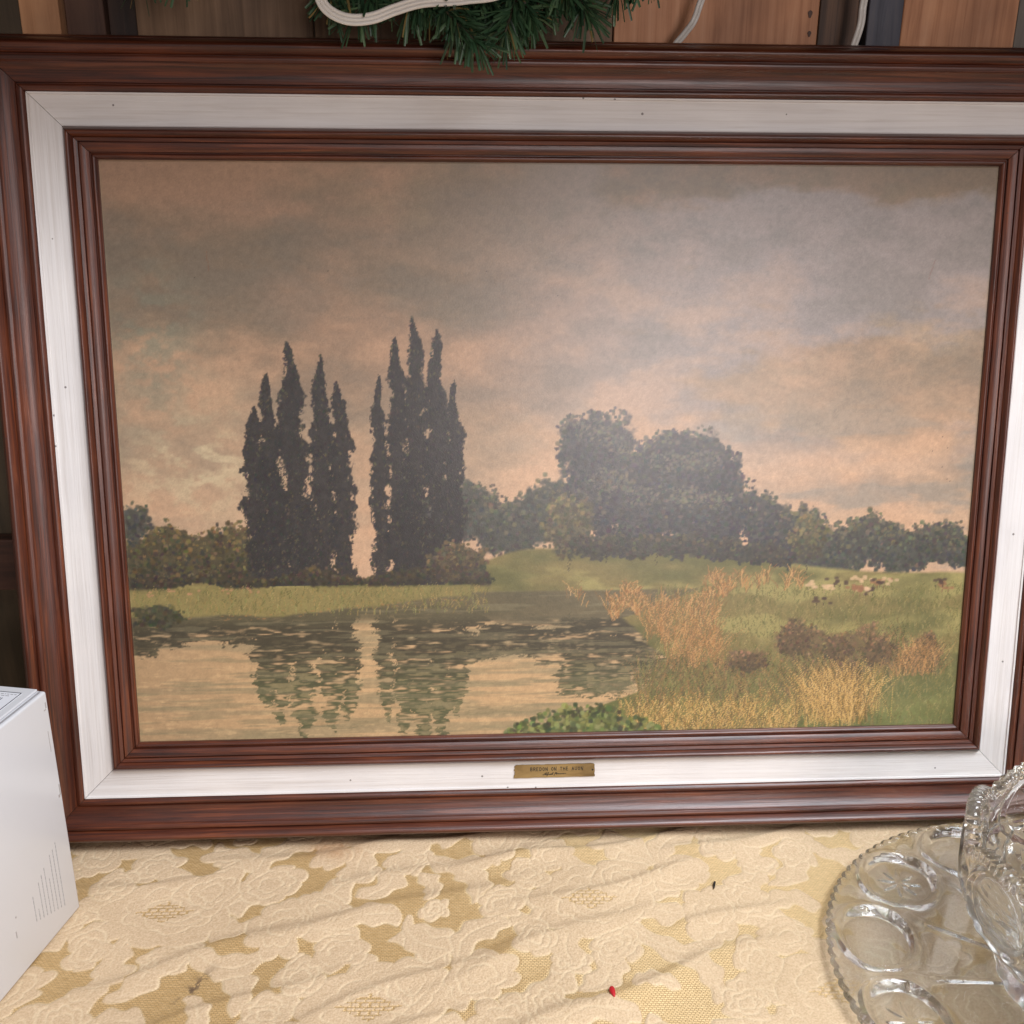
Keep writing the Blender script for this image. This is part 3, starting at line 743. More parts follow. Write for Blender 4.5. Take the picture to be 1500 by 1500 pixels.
    # broad leaves at the water's edge
    for i in range(520):
        x = rng.uniform(0.44, 0.63); y = 1.005 - rng.uniform(0, 1) * (0.015 + 0.050 * math.sin(math.pi * min(1, (x - 0.44) / 0.19)))
        dab(x, y, [c(104, 112, 62), c(134, 136, 82), c(74, 84, 48), c(52, 58, 38)][int(rng.integers(0, 4))] + rng.normal(0, 0.02, 3), rb((2, 3, 3, 4), (0.6, 1.0)), 0.85)
    # a few grazing animals, no more than dabs
    for i in range(14):
        x = rng.uniform(0.80, 0.98); y = rng.uniform(0.716, 0.752)
        col = [c(200, 164, 128), c(72, 54, 46), c(140, 96, 68)][i % 3]
        for k in range(7): dab(x + rng.normal(0, 0.0055), y + rng.normal(0, 0.003), col, B[(3, 0.6, 0.0)], 0.75)
        for dx_ in (-0.004, 0.004): dab(x + dx_, y + 0.009, col * 0.8, B[(2, 0.35, 1.57)], 0.7)
    for i in range(5):
        x = 0.02 + 0.03 * i + rng.normal(0, 0.005); y = 0.722 + rng.normal(0, 0.003)
        for k in range(4): dab(x + rng.normal(0, 0.004), y + rng.normal(0, 0.002), c(178, 130, 96), B[(2, 0.6, 0.0)], 0.75)
    # print grain and age: specks, scuffs
    img *= (1 + 0.10 * (fbm(h, w, 140, 210, 2, rng)[..., None] - 0.5)) * (1 + 0.022 * rng.normal(0, 1, (h, w, 1)))
    for x, y in ((0.963, 0.48), (0.945, 0.485), (0.958, 0.515), (0.965, 0.535), (0.968, 0.54), (0.955, 0.46), (0.245, 0.18), (0.42, 0.18), (0.10, 0.19), (0.50, 0.22)):
        dab(x, y, c(62, 50, 44), B[(1, 0.6, 0.5)], 0.9)
    for x, y in ((0.115, 0.15), (0.925, 0.16)):
        for k in range(16): dab(x + 0.0004 * k * (1 if x > 0.5 else -0.2), y + 0.03 - k * 0.002, c(120, 72, 52), B[(1, 0.35, 1.57)], 0.35)
    img = np.clip(img, 0.02, 1)
    # a warm pale border where the print meets the frame
    edge = np.minimum(np.minimum(Xn, 1 - Xn) * 1.5, np.minimum(Yn, 1 - Yn))
    img = mixc(img, c(150, 140, 108), 0.35 * sstep(0.012, 0.002, edge))
    lin = np.where(img <= 0.04045, img / 12.92, ((img + 0.055) / 1.055) ** 2.4)
    return lin

def build_canvas():
    lin = paint()
    h, w = lin.shape[:2]
    gx = np.linspace(-0.004, CW + 0.004, w); gy = np.linspace(CH + 0.004, -0.004, h)
    GX, GY = np.meshgrid(gx, gy)
    GZ = 0.0005 + 0.0006 * (fbm(h, w, 3, 4, 2, np.random.default_rng(3)) - 0.5)
    me = grid_mesh('canvas_print', np.stack([GX, GY, GZ], -1), flip=True)
    at = me.attributes.new('paint', 'FLOAT_COLOR', 'POINT')
    rgba = np.concatenate([lin, np.ones((h, w, 1))], -1).astype(np.float32)
    at.data.foreach_set('color', rgba.reshape(-1))
    m, nt, p = mat_new('printed_canvas')
    a = N(nt, 'ShaderNodeAttribute'); a.attribute_name = 'paint'
    nt.links.new(a.outputs['Color'], p.inputs['Base Color'])
    tc = N(nt, 'ShaderNodeTexCoord')
    n1 = N(nt, 'ShaderNodeTexNoise'); n1.inputs['Scale'].default_value = 520.0; n1.inputs['Detail'].default_value = 3; n1.inputs['Roughness'].default_value = 0.7
    nt.links.new(tc.outputs['Object'], n1.inputs['Vector'])
    bp = N(nt, 'ShaderNodeBump'); bp.inputs['Strength'].default_value = 0.22; bp.inputs['Distance'].default_value = 0.0005
    nt.links.new(n1.outputs['Fac'], bp.inputs['Height']); nt.links.new(bp.outputs[0], p.inputs['Normal'])
    p.inputs['Roughness'].default_value = 0.33
    p.inputs["Specular IOR Level"].default_value = 0.66
    return link('canvas_print', me, m, frame)
build_canvas()

# ---- brass nameplate on the lower liner
M_BRASS = wood('aged_brass', (0.16, 0.10, 0.035), (0.27, 0.18, 0.07), (0.36, 0.25, 0.10), rough=(0.38, 0.55), scale=(20, 60, 60), bump=0.1)
M_BRASS.node_tree.nodes['Principled BSDF'].inputs['Metallic'].default_value = 0.55
M_INK = plain('engraved_black', (0.012, 0.009, 0.006), 0.6)
PX0, PX1, PY0, PY1, PZ = 0.4100, 0.5012, -0.0490, -0.0340, 0.0101
def build_plate():
    rng = random.Random(4)
    xs0 = [(PX0 + (PX1 - PX0) * t, PY0 + rng.uniform(-0.00015, 0.00015)) for t in np.linspace(0.0, 1, 24)]
    right = [(PX1 + rng.uniform(-0.0006, 0.0002), PY0 + (PY1 - PY0) * t) for t in np.linspace(0.12, 0.9, 7)]
    xs1 = [(PX0 + (PX1 - PX0) * t, PY1 + rng.uniform(-0.00035, 0.00015)) for t in np.linspace(0.985, 0.03, 26)]
    left = [(PX0 + dx, PY0 + (PY1 - PY0) * t) for t, dx in ((0.86, 0.0006), (0.74, 0.0016), (0.66, 0.0004), (0.56, 0.0002), (0.48, 0.0018), (0.38, 0.0006), (0.30, 0.0015), (0.2, 0.0002))]
    ring = xs0 + right + xs1 + left
    n = len(ring)
    tilt = lambda y: 0.0078 + (-y - 0.031) * 0.0020 / 0.0275        # lies on the sloping liner
    V = [(x, y, tilt(y) + 0.0012) for x, y in ring] + [(x, y, tilt(y) + 0.0002) for x, y in ring]
    F = [tuple(range(n))] + [(i, n + i, n + (i + 1) % n, (i + 1) % n) for i in range(n)]
    plate = mesh('nameplate', V, F, M_BRASS, frame)
    plate['label'] = 'small aged brass title plate with black engraved lettering'
    bm = bmesh.new(); me = plate.data; bm.from_mesh(me); bmesh.ops.recalc_face_normals(bm, faces=bm.faces); bm.to_mesh(me); bm.free()
    zt = lambda y: tilt(y) + 0.0014
    G = {'B': [[(0, 0), (0, 6), (2.4, 6), (3, 5), (2.4, 3.4), (0, 3.2)], [(2.0, 3.3), (3.4, 2), (2.6, 0), (0, 0)]],
         'R': [[(0, 0), (0, 6), (2.6, 6), (3.2, 4.6), (2.4, 3.2), (0, 3)], [(1.4, 3), (3.6, -0.6)]],
         'E': [[(3, 6), (0, 6), (0, 0), (3, 0)], [(0, 3.2), (2.4, 3.2)]],
         'D': [[(0, 0), (0, 6), (2.2, 5.8), (3.4, 3.4), (2.4, 0.4), (0, 0)]],
         'O': [[(1.7, 6), (0.2, 4.4), (0.1, 1.6), (1.7, 0), (3.3, 1.6), (3.3, 4.4), (1.7, 6)]],
         'N': [[(0, 0), (0, 6), (3.0, -0.4), (3.4, 6.6)]],
         'T': [[(-0.2, 6), (3.6, 6)], [(1.7, 6), (1.7, 0)]],
         'H': [[(0, 0), (0, 6)], [(3.2, 0), (3.2, 6)], [(0, 3.2), (3.2, 3.2)]],
         'A': [[(-0.2, -0.4), (1.7, 6), (3.6, 0)], [(0.7, 2.2), (2.8, 2.2)]],
         'V': [[(0, 6), (0.2, 1.2), (1.7, 0), (3.2, 1.4), (3.3, 6.2)]]}
    def strokes(lines, name, r, owner):
        Vs, Fs = [], []
        for ln in lines:
            for (xa, ya), (xb, yb) in zip(ln[:-1], ln[1:]):
                dx, dy = xb - xa, yb - ya; L = math.hypot(dx, dy)
                if L < 1e-7: continue
                nx, ny = -dy / L * r, dx / L * r; ex, ey = dx / L * r * 0.7, dy / L * r * 0.7
                q = [(xa - ex + nx, ya - ey + ny), (xa - ex - nx, ya - ey - ny), (xb + ex - nx, yb + ey - ny), (xb + ex + nx, yb + ey + ny)]
                b = len(Vs); Vs += [(x, y, zt(y)) for x, y in q] + [(x, y, zt(y) - 0.0003) for x, y in q]
                Fs += [(b, b + 1, b + 2, b + 3), (b, b + 4, b + 5, b + 1), (b + 1, b + 5, b + 6, b + 2), (b + 2, b + 6, b + 7, b + 3), (b + 3, b + 7, b + 4, b)]
        return mesh(name, Vs, Fs, M_INK, owner)
    lines = []
    x = 0.4288; s = 0.00060
    for ch in 'BREDON ON THE AVON':
        if ch == ' ': x += 0.0030; continue
        for st in G[ch]: lines.append([(x + px * s, -0.0411 + py * s * 1.02) for px, py in st])
        x += 0.00342
    strokes(lines, 'lettering', 0.00030, plate)
    # flowing signature line underneath
    sig = [[(0, .3), (.5, .1), (1.1, 1.4), (1.4, 2.2), (1.2, .2), (1.5, .3)], [(.6, .9), (1.5, 1.0)], [(1.5, .3), (1.9, 1.2), (2.2, 2.3), (1.9, 2.2), (1.8, .3), (2.1, .2)], [(2.1, .2), (2.6, 1.1), (3.0, 2.4), (2.7, 2.3), (2.2, -1.0), (2.0, -1.2), (2.3, .1), (2.9, .6)],
           [(2.9, .6), (3.2, .9), (3.2, .3), (3.5, .3), (3.8, .9), (3.6, .2), (4.0, .3), (4.4, .9), (4.1, .9), (4.1, .3), (4.5, .2)], [(4.5, .2), (4.5, .9), (5.3, 2.3), (4.8, .2), (5.1, .2)],
           [(5.6, -1.1), (6.4, 2.2), (7.1, 2.0), (6.9, 1.1), (6.1, .9)], [(6.6, .3), (7.1, .9), (6.8, .2), (7.4, .9), (7.5, .3), (7.9, .9), (8.0, .2), (8.5, .8), (8.6, .2), (9.0, .8), (9.1, .2), (9.6, .8), (9.7, .2), (10.3, .8), (10.2, .2), (10.9, .5), (11.6, .4)]]
    strokes([[(0.4425 + px * 0.00225, -0.0462 + py * 0.00112 + 0.00006 * px) for px, py in l] for l in sig], 'signature', 0.00026, plate)
    for hx, hy in ((0.4986, -0.0412),):
        Vs, Fs = tube_geo([(hx, hy, zt(hy) - 0.0006), (hx, hy, zt(hy) + 0.0002), (hx, hy, zt(hy) + 0.0005)], [0.0010, 0.0010, 0.0006], 10)
        mesh('pin', Vs, Fs, M_INK, plate)
build_plate()

# ------------------------------------------------------------------ white carton
def build_box():
    M_W = plain('white_card', (0.60, 0.595, 0.61), 0.24)
    nt = M_W.node_tree; p = nt.nodes['Principled BSDF']; p.inputs['Coat Weight'].default_value = 0.15
    tc = N(nt, 'ShaderNodeTexCoord'); nz = N(nt, 'ShaderNodeTexNoise'); nz.inputs['Scale'].default_value = 9.0; nz.inputs['Detail'].default_value = 4
    nt.links.new(tc.outputs['Object'], nz.inputs['Vector'])
    bp = N(nt, 'ShaderNodeBump'); bp.inputs['Strength'].default_value = 0.25; bp.inputs['Distance'].default_value = 0.003
    nt.links.new(nz.outputs['Fac'], bp.inputs['Height']); nt.links.new(bp.outputs[0], p.inputs['Normal'])
    M_L = plain('label_paper', (0.66, 0.66, 0.69), 0.5)
    M_K = plain('label_ink', (0.03, 0.03, 0.035), 0.55)
    M_G = plain('grey_print', (0.30, 0.29, 0.30), 0.55)
    root = empty('white_carton', (-0.0351, -0.1313, 0.0015), (0, 0, math.radians(-12.1)))   # origin: back right bottom corner, y runs back, x right
    tag(root, 'closed white cardboard box with a barcode label on top, at the left of the frame', 'box')
    Wd, Dp, Ht = 0.26, 0.191, 0.247
    bm = bmesh.new(); box_bm(bm, -Wd / 2, -Dp / 2, Ht / 2 - 0.001, Wd, Dp, Ht - 0.002)
    bm_obj('body', bm, M_W, root, bevel=0.0022, seg=3, smooth=True)
    bm = bmesh.new(); box_bm(bm, -Wd / 2 - 0.003, -Dp / 2 + 0.001, Ht - 0.0006, Wd - 0.008, Dp - 0.007, 0.0024)
    bm_obj('lid_flap', bm, M_W, root, bevel=0.0007, seg=2)
    bm = bmesh.new(); box_bm(bm, -0.0035, -Dp / 2, Ht - 0.00085, 0.0012, Dp - 0.008, 0.0006); bm_obj('lid_seam', bm, M_G, root)
    zt = Ht + 0.0006
    lx0, lx1, ly0, ly1 = -0.115, -0.0155, -0.079, -0.0125
    bm = bmesh.new(); box_bm(bm, (lx0 + lx1) / 2, (ly0 + ly1) / 2, zt + 0.0002, lx1 - lx0, ly1 - ly0, 0.0004)
    lab = bm_obj('label', bm, M_L, root)
    bm = bmesh.new(); z2 = zt + 0.0005
    for a in ((lx1 - 0.0004, (ly0 + ly1) / 2, 0.0008, ly1 - ly0), ((lx0 + lx1) / 2, ly0 + 0.0004, lx1 - lx0 - 0.0018, 0.0008), ((lx0 + lx1) / 2, ly1 - 0.0004, lx1 - lx0 - 0.0018, 0.0007), (lx0 + 0.0004, (ly0 + ly1) / 2, 0.0008, ly1 - ly0)):
        box_bm(bm, a[0], a[1], z2, a[2], a[3], 0.0002)
    bm_obj('label_border', bm, M_K, lab)
    bm = bmesh.new(); rr = random.Random(9); x = -0.086
    while x < -0.027:
        wbar = rr.choice((0.0006, 0.0006, 0.0011, 0.0016)); box_bm(bm, x + wbar / 2, -0.033, z2, wbar, 0.019, 0.0002); x += wbar + rr.choice((0.0006, 0.0009, 0.0014))
    bm_obj('barcode', bm, M_K, lab)
    bm = bmesh.new()
    for yy, xa, xb in ((-0.0195, -0.105, -0.026), (-0.0475, -0.075, -0.040), (-0.0165, -0.11, -0.02), (-0.055, -0.11, -0.03)):
        x = xa
        while x < xb:
            L = rr.uniform(0.001, 0.004); box_bm(bm, x + L / 2, yy, z2, L, 0.0009, 0.0002); x += L + 0.0012
    bm_obj('small_print', bm, M_G, lab)['kind'] = 'stuff'
    # lines of tiny grey print low down on the right-hand side, and scuffs
    bm = bmesh.new()
    for row in range(9):
        y = -0.022 - row * 0.0052; z0 = 0.020 + 0.002 * row; z1 = 0.094 - 0.004 * row - (0.02 if row in (3, 7) else 0)
        z = z0
        while z < z1:
            L = rr.uniform(0.0012, 0.0045); box_bm(bm, 0.00005, y, z + L / 2, 0.0002, 0.0008, L); z += L + 0.0011
    bm_obj('side_print', bm, M_G, root)['kind'] = 'stuff'
    bm = bmesh.new()
    for y, z, sy, sz in ((-0.004, 0.232, 0.0012, 0.006), (-0.006, 0.228, 0.003, 0.001), (-0.0065, 0.195, 0.0006, 0.022), (-0.003, 0.14, 0.0012, 0.012), (-0.005, 0.134, 0.002, 0.003), (-0.092, 0.045, 0.001, 0.007), (-0.089, 0.062, 0.0012, 0.002)):
        box_bm(bm, 0.00005, y, z, 0.0002, sy, sz)
    bm_obj('scuff_marks', bm, plain('scuff_grey', (0.33, 0.30, 0.29), 0.7), root)['kind'] = 'stuff'
build_box()

# ------------------------------------------------------------------ glass
def glass(name, tint=(0.985, 0.995, 0.99), clear=0.5):
    m, nt, p = mat_new(name)
    p.inputs['Base Color'].default_value = (*tint, 1)
    p.inputs['Transmission Weight'].default_value = 1.0
    p.inputs['Roughness'].default_value = 0.015
    p.inputs['IOR'].default_value = 1.5
    # part of the light goes straight through the thin pressed walls
    tr = N(nt, 'ShaderNodeBsdfTransparent'); tr.inputs['Color'].default_value = (0.97, 0.985, 0.98, 1)
    mx = N(nt, 'ShaderNodeMixShader'); mx.inputs[0].default_value = clear
    nt.links.new(p.outputs[0], mx.inputs[1]); nt.links.new(tr.outputs[0], mx.inputs[2])
    nt.links.new(mx.outputs[0], nt.nodes['Material Output'].inputs['Surface'])
    return m
M_GLASS = glass('pressed_glass', clear=0.17)
M_BOWL = glass('cut_glass', clear=0.08)

def lathe_closed(name, top, bottom, mat, parent):
    """top, bottom: (nr, nth, 3) arrays from centre to rim with equal nth -> closed solid."""
    V = np.concatenate([top, bottom[::-1]], 0)
    me = grid_mesh(name, V, closed_x=True)
    bm = bmesh.new(); bm.from_mesh(me); bm.verts.ensure_lookup_table()
    nth = V.shape[1]; last = (V.shape[0] - 1) * nth
    for f in (bm.faces.new([bm.verts[k] for k in range(nth)]), bm.faces.new([bm.verts[last + k] for k in range(nth)][::-1])):
        f.smooth = False
    bmesh.ops.recalc_face_normals(bm, faces=bm.faces)
    bm.to_mesh(me); bm.free()
    return link(name, me, mat, parent)

def build_tray():
    nth, nr = 1008, 150
    th = np.linspace(0, 2 * math.pi, nth, endpoint=False)
    rr = np.concatenate([np.linspace(0.01, 0.12, 30), np.linspace(0.1215, 0.985, nr) * 1.0]) if False else None
    rn = np.concatenate([np.linspace(0.03, 0.60, 46, endpoint=False), np.linspace(0.60, 1.0, 112)])
    scal = 1 + 0.0105 * np.abs(np.sin(th * 54)) ** 0.8
    TH, RN = np.meshgrid(th, rn)
    R = RN * TRAY_R * (1 + (scal[None, :] - 1) * sstep(0.95, 1.0, RN))
    X = R * np.cos(TH); Y = R * np.sin(TH)
    z = 0.0065 + 0.0035 * sstep(0.62, 0.74, RN) + 0.0040 * sstep(0.88, 1.0, RN)
    z += 0.0007 * np.exp(-((RN - 0.985) / 0.012) ** 2) * (0.6 + 0.7 * np.abs(np.sin(TH * 54)))
    rw = 0.190
    for k in range(12):
        a = math.radians(99.5 + 30.4 * 0 + 30 * k)
        cx, cy = rw * math.cos(a), rw * math.sin(a)
        rad = (X - cx) * math.cos(a) + (Y - cy) * math.sin(a); tan = -(X - cx) * math.sin(a) + (Y - cy) * math.cos(a)
        e = np.hypot(tan / 0.0445, rad / 0.0385)
        z += 0.0040 * np.exp(-((e - 0.98) / 0.11) ** 2) - 0.0040 * sstep(0.90, 0.72, e)
        if k % 2 == 1:                                    # pressed star in every other well
            ph = np.arctan2(rad, tan); r2 = np.hypot(tan, rad)
            Lp = 0.0225
            pet = np.abs(((ph / (2 * math.pi) * 8 + 0.25) % 1) - 0.5) * 2 * math.pi / 8 * r2      # distance to petal axis
            wd = 0.0034 * np.sin(np.clip(r2 / Lp, 0, 1) * math.pi) ** 0.8 + 1e-5
            z += np.where(r2 < Lp, 0.0022 * np.clip(1 - pet / wd, 0, 1), 0)
        am = a + math.radians(15)                          # rib between wells, running to the centre
        al = X * math.cos(am) + Y * math.sin(am); pe = -X * math.sin(am) + Y * math.cos(am)
        wid = 0.0022 + 0.0030 * sstep(0.13, 0.17, al)
        z += 0.0024 * np.exp(-(pe / (wid * 1.5)) ** 2) * sstep(0.055, 0.07, al) * sstep(0.185, 0.165, al)
    z -= 0.0022 * sstep(0.975, 1.0, RN) ** 2
    top = np.stack([X, Y, z], -1)
    rb = np.concatenate([np.linspace(0.03, 0.6, 8), np.linspace(0.64, 0.995, 26)])
    THb, RB = np.meshgrid(th, rb)
    Rb_ = RB * TRAY_R * (1 + (scal[None, :] - 1) * sstep(0.95, 1.0, RB))
    zb = 0.0008 + 0.0012 * sstep(0.62, 0.74, RB) + 0.0062 * sstep(0.86, 1.0, RB) + 0.0024 * sstep(0.965, 1.0, RB) ** 2
    bot = np.stack([Rb_ * np.cos(THb), Rb_ * np.sin(THb), zb], -1)
    root = empty('glass_tray', (TRAY_C[0], TRAY_C[1], 0.0012))
    tag(root, 'large round clear glass egg tray with scalloped rim and oval wells, lying on the cloth', 'tray')
    lathe_closed('dish', top, bot, M_GLASS, root)
build_tray()

def build_bowl():
    nth = 720
    th = np.linspace(0, 2 * math.pi, nth, endpoint=False)
    prof = np.array([(0.000, 0.093), (0.006, 0.098), (0.012, 0.096), (0.020, 0.086), (0.026, 0.087), (0.036, 0.100), (0.050, 0.118), (0.068, 0.131), (0.090, 0.1385), (0.112, 0.1410), (0.130, 0.1405), (0.145, 0.1390)])
    ph0 = math.radians(120)
    lobe = np.abs(np.sin(4 * (th - ph0))) ** 0.75           # 8 lobes, notch at 120 degrees
    rimz = 0.134 + 0.020 * lobe
    zn = np.linspace(0, 1, 150)
    Z = np.zeros((len(zn), nth)); Rr = np.zeros_like(Z)
    for j in range(nth):
        Z[:, j] = zn * rimz[j]
    Rr = np.interp(Z, prof[:, 0], prof[:, 1])
    TH = np.repeat(th[None, :], len(zn), 0)
    pa = ((TH - ph0) / (math.pi / 4)) % 1.0                  # position across a lobe 0..1
    u = (pa - 0.5) * 2                                       # -1..1
    s = Z / rimz[None, :]
    # oval lens in every lobe, with thick raised border
    e = np.hypot(u / 0.70, (s - 0.70) / 0.235)
    rel = 0.0042 * np.exp(-((e - 1) / 0.10) ** 2) - 0.0012 * sstep(1.0, 0.85, e)
    # long pointed petals on the lower body
    e2 = np.hypot(u / (0.78 * np.clip((s - 0.10) / 0.22, 0.15, 1)), (s - 0.33) / 0.19)
    rel += 0.0036 * np.exp(-((e2 - 1) / 0.13) ** 2)
    fl = np.abs(((u * 3.0) % 1) - 0.5) * 2
    rel += 0.0016 * (fl - 0.5) * sstep(0.95, 0.7, e2)
    # bead and fan between lobes
    pb = np.minimum(pa, 1 - pa) * 2
    for sb, rb_ in ((0.80, 0.10), (0.62, 0.12), (0.46, 0.10)):
        q = np.hypot(pb / (rb_ * 2.0), (s - sb) / (rb_ * 0.55))
        rel += 0.0038 * np.clip(1 - q * q, 0, 1) ** 0.5
    rel += 0.0022 * np.cos(TH * 104) * sstep(0.925, 0.955, s)     # ribbed rim
    rel += 0.0030 * sstep(0.925, 0.96, s)
    rel *= sstep(0.14, 0.22, s)
    rel += 0.0015 * np.cos(TH * 24) * sstep(0.12, 0.04, s)
    Ro = Rr + 0.62 * rel
    out = np.stack([Ro * np.cos(TH), Ro * np.sin(TH), Z], -1)
    # inner wall
    zi = np.linspace(0, 1, 90)
    Zi = 0.026 + zi[:, None] * (rimz[None, :] - 0.026 + 0.0006)
    Ri = np.interp(Zi, prof[:, 0], prof[:, 1]) - 0.0085
    Ri = Ri * np.clip(1 - (1 - zi[:, None]) ** 6, 0.02, 1) ** 0.5
    THi = np.repeat(th[None, :], len(zi), 0)
    ui = ((((THi - ph0) / (math.pi / 4)) % 1) - 0.5) * 2
    ei = np.hypot(ui / 0.70, (zi[:, None] - 0.66) / 0.26)
    Ri = Ri + (0.0030 * sstep(1.05, 0.8, ei) - 0.0016 * np.exp(-((ei - 1.05) / 0.12) ** 2)) * sstep(0.2, 0.35, zi[:, None])
    Ri = Ri - 0.0014 * np.cos(THi * 104) * sstep(0.92, 0.96, zi[:, None])
    inn = np.stack([Ri * np.cos(THi), Ri * np.sin(THi), Zi], -1)
    root = empty('glass_bowl', (0.935, -0.300, 0.0115))
    tag(root, 'heavy cut glass bowl with ribbed scalloped rim, standing on the glass tray', 'bowl')
    V = np.concatenate([out, inn[::-1]], 0)
    me = grid_mesh('bowl_body', V, closed_x=True)
    bm = bmesh.new(); bm.from_mesh(me); bm.verts.ensure_lookup_table()
    last = (V.shape[0] - 1) * nth
    bm.faces.new([bm.verts[k] for k in range(nth)]); bm.faces.new([bm.verts[last + k] for k in range(nth)][::-1])
    bmesh.ops.recalc_face_normals(bm, faces=bm.faces)
    bm.to_mesh(me); bm.free()
    link('bowl_body', me, M_BOWL, root)
build_bowl()

# ------------------------------------------------------------------ evergreen garland
def build_garland():
    rng = random.Random(31)
    m, nt, p = mat_new('plastic_needles')
    at = N(nt, 'ShaderNodeAttribute'); at.attribute_name = 'tone'
    rp = ramp(nt, [(0.0, (0.014, 0.040, 0.020)), (0.5, (0.035, 0.085, 0.038)), (0.9, (0.085, 0.15, 0.07)), (1.0, (0.26, 0.19, 0.07))])
    nt.links.new(at.outputs['Fac'], rp.inputs['Fac']); nt.links.new(rp.outputs[0], p.inputs['Base Color'])
    p.inputs['Roughness'].default_value = 0.45
    M_TW = plain('twig_wire', (0.035, 0.030, 0.014), 0.7)
    root = empty('evergreen_garland', (0.36, 0.03, 0.93))
    tag(root, 'green artificial pine garland drooping over the top edge of the frame', 'garland')
    org = Vector((0.36, 0.03, 0.93))
    def sprig(p0, p1, n, nl=0.030):
        p0 = Vector(p0) - org; p1 = Vector(p1) - org
        mid = (p0 + p1) / 2 + Vector((rng.uniform(-.008, .008), -0.006, rng.uniform(-.004, .006)))
        path = spline([p0, mid, p1], 6)
        Vt, Ft = tube_geo(path, [0.0014] * (len(path) - 1) + [0.0008], 5)
        tw = mesh('twig', Vt, Ft, M_TW, root)
        V, F, tone = [], [], []
        for i in range(n):
            t = rng.random() ** 0.8
            k = min(int(t * (len(path) - 1)), len(path) - 2); f = t * (len(path) - 1) - k
            b = path[k].lerp(path[k + 1], f); d = (path[k + 1] - path[k]).normalized()
            a = d.cross(Vector((rng.uniform(-1, 1), rng.uniform(-1, 1), rng.uniform(-1, 1)))).normalized()
            lean = rng.uniform(0.35, 1.1) if t < 0.93 else rng.uniform(0.9, 2.5)
            nd = (a + d * lean).normalized(); nd.z -= 0.10; nd.normalize()
            L = nl * rng.uniform(0.65, 1.1)
            sd = nd.cross(Vector((rng.uniform(-1, 1), rng.uniform(-1, 1), rng.uniform(-1, 1)))).normalized() * 0.00145
            up = nd.cross(sd).normalized() * 0.0004
            c1 = b + nd * L * 0.55 + Vector((0, 0, 0.0008)); c2 = b + nd * L + Vector((0, 0, -0.0018 * rng.random()))
            q = len(V)
            V += [b - sd * 0.7, b + up, b + sd * 0.7, c1 - sd, c1 + up, c1 + sd, c2 - sd * 0.75, c2 + up, c2 + sd * 0.75]
            F += [(q, q + 1, q + 4, q + 3), (q + 1, q + 2, q + 5, q + 4), (q + 3, q + 4, q + 7, q + 6), (q + 4, q + 5, q + 8, q + 7)]
            tn = min(0.9, max(0, rng.gauss(0.45, 0.22))) if rng.random() > 0.025 else 1.0
            tone += [tn] * 9
        o = mesh('needles', V, F, m, tw)
        o['kind'] = 'stuff'
        a_ = o.data.attributes.new('tone', 'FLOAT', 'POINT'); a_.data.foreach_set('value', tone)
    # main stem along the added board
    stem = [(0.05, 0.03, 0.905), (0.15, 0.025, 0.895), (0.25, 0.02, 0.882), (0.36, 0.02, 0.875), (0.46, 0.025, 0.885), (0.55, 0.03, 0.90), (0.66, 0.03, 0.912)]
    path = spline([Vector(s) - org for s in stem], 6)
    Vt, Ft = tube_geo(path, 0.003, 6)
    mesh('stem', Vt, Ft, M_TW, root)
    S = lambda x: spline([Vector(s) for s in stem], 20)[min(int((x - 0.05) / 0.61 * 120), 119)]
    tips = [(0.375, 0.000, 0.818, 150), (0.352, 0.005, 0.826, 110), (0.398, 0.005, 0.828, 120), (0.425, 0.015, 0.842, 110), (0.476, 0.02, 0.845, 110), (0.455, 0.01, 0.862, 80), (0.31, 0.01, 0.846, 120), (0.33, 0.03, 0.852, 100),
            (0.262, 0.01, 0.842, 110), (0.285, 0.01, 0.850, 100), (0.243, 0.015, 0.852, 90), (0.345, 0.03, 0.850, 100), (0.44, 0.03, 0.858, 90), (0.50, 0.025, 0.866, 90), (0.405, 0.03, 0.850, 110), (0.37, 0.035, 0.845, 110),
            (0.295, 0.03, 0.858, 90), (0.27, 0.03, 0.862, 90), (0.53, 0.03, 0.880, 70), (0.105, 0.02, 0.872, 60), (0.072, 0.02, 0.870, 50), (0.385, 0.045, 0.838, 100), (0.415, 0.045, 0.838, 90), (0.355, 0.05, 0.842, 90)]
    for x, y, z, n in tips:
        st = S(min(max(x + rng.uniform(-0.05, 0.05), 0.06), 0.64))
        if (Vector((x, y, z)) - st).length < 0.03: st = st + Vector((0.03, 0, 0.01))
        sprig(st, (x, y, z), int(n * 0.8))
build_garland()

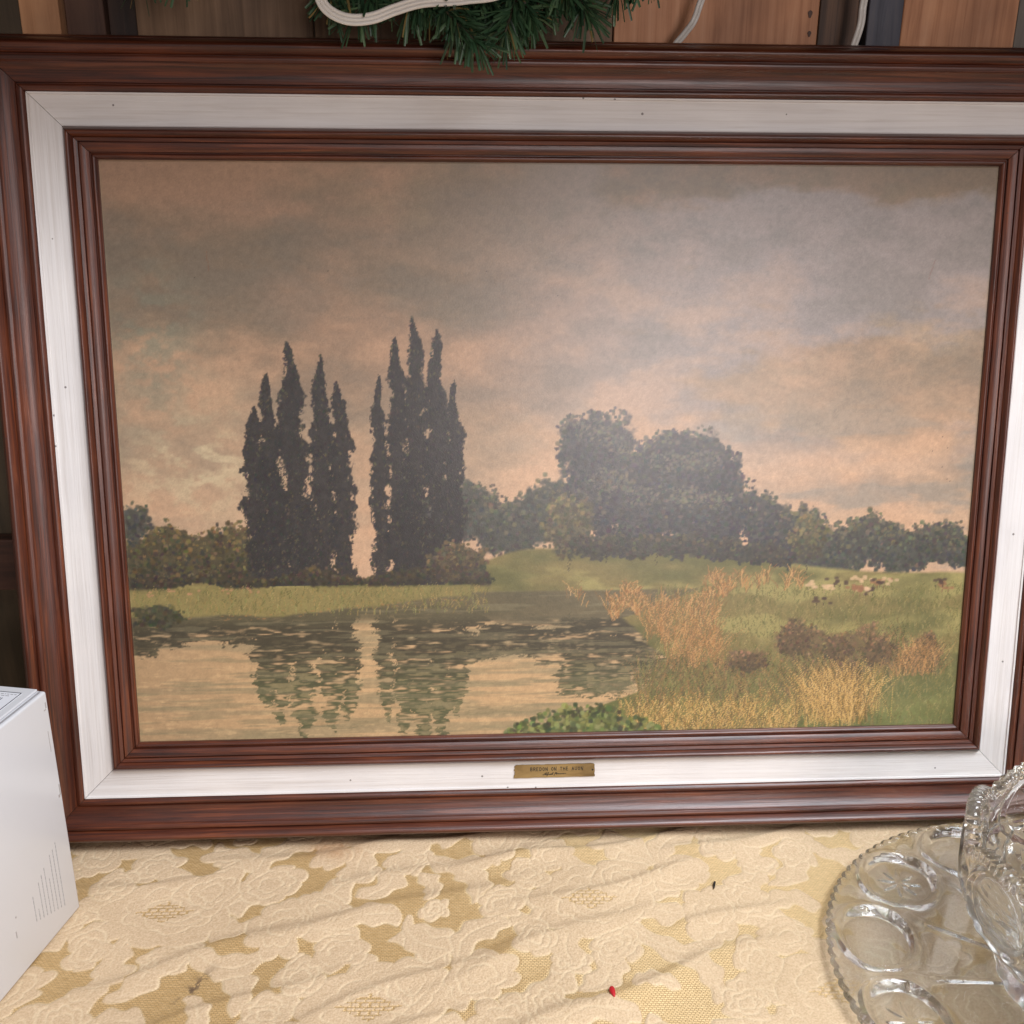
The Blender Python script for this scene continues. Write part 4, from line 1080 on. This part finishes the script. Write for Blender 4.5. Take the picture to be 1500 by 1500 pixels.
# ------------------------------------------------------------------ white cords
M_CORD = plain('white_vinyl', (0.72, 0.69, 0.64), 0.35)
def cord(pts, r, strands, side, label):
    path = spline(pts, 8)
    V, F = [], []
    for k in range(strands):
        off = Vector(side) * (k - (strands - 1) / 2) * r * 1.75
        n = len(path)
        moved = []
        for i, p in enumerate(path):
            t = (path[min(i + 1, n - 1)] - path[max(i - 1, 0)]).normalized()
            nrm = t.cross(Vector((0, 1, 0))).normalized()
            moved.append(p + nrm * (k - (strands - 1) / 2) * r * 1.75)
        v, f = tube_geo(moved, r, 10)
        b = len(V); V += v; F += [tuple(i + b for i in q) for q in f]
    o = mesh('extension_cord', V, F, M_CORD, None, True)
    tag(o, label, 'cord', 'white electric cords')
cord([(0.229, -0.012, 0.93), (0.230, -0.012, 0.885), (0.2350, -0.012, 0.8563), (0.2425, -0.012, 0.8430), (0.2595, -0.012, 0.8358), (0.2805, -0.012, 0.8370), (0.3017, -0.012, 0.8443), (0.3257, -0.012, 0.8506), (0.3617, -0.012, 0.8535), (0.40, -0.012, 0.862), (0.43, -0.012, 0.90), (0.435, -0.012, 0.932)],
     0.0018, 3, (0, 0, 1), 'thick ribbed white cord looping across the green garland')
cord([(0.618, 0.10, 0.932), (0.611, 0.12, 0.90), (0.6035, 0.13, 0.8769), (0.5977, 0.13, 0.8594), (0.5894, 0.135, 0.8473), (0.5782, 0.14, 0.832), (0.568, 0.145, 0.80)], 0.0019, 2, (1, 0, 0), 'thin white cord on tan board just right of the garland')
cord([(0.768, 0.10, 0.932), (0.7715, 0.12, 0.90), (0.7723, 0.13, 0.8762), (0.7717, 0.13, 0.8573), (0.7671, 0.135, 0.832), (0.762, 0.14, 0.80)], 0.0021, 2, (1, 0, 0), 'white cord hanging beside the blue-grey board behind the frame')

# ------------------------------------------------------------------ bits lying on the cloth
def fleck(name, x, y, L, W, ang, H, col, label, cat):
    bm = bmesh.new()
    bmesh.ops.create_icosphere(bm, subdivisions=3, radius=1.0)
    for v in bm.verts:
        q = v.co.copy()
        v.co = Vector((q.x * L / 2 * (1 - 0.15 * q.y), q.y * W / 2 * (1 + 0.35 * q.x), q.z * H))
        v.co.rotate(Matrix.Rotation(ang, 3, 'Z'))
    o = bm_obj(name, bm, plain(name + '_colour', col, 0.5), None, smooth=True)
    o.location = (x, y, cloth_z(x, y) + 0.0016)
    tag(o, label, cat)
fleck('black_sliver', 0.6155, -0.1282, 0.013, 0.0024, math.radians(72), 0.0012, (0.012, 0.012, 0.012), 'tiny black sliver lying on the cloth left of the tray', 'sliver')
fleck('red_fleck', 0.4867, -0.2707, 0.0125, 0.0052, math.radians(95), 0.0022, (0.50, 0.012, 0.02), 'small red fleck lying on the cloth near the front', 'fleck')
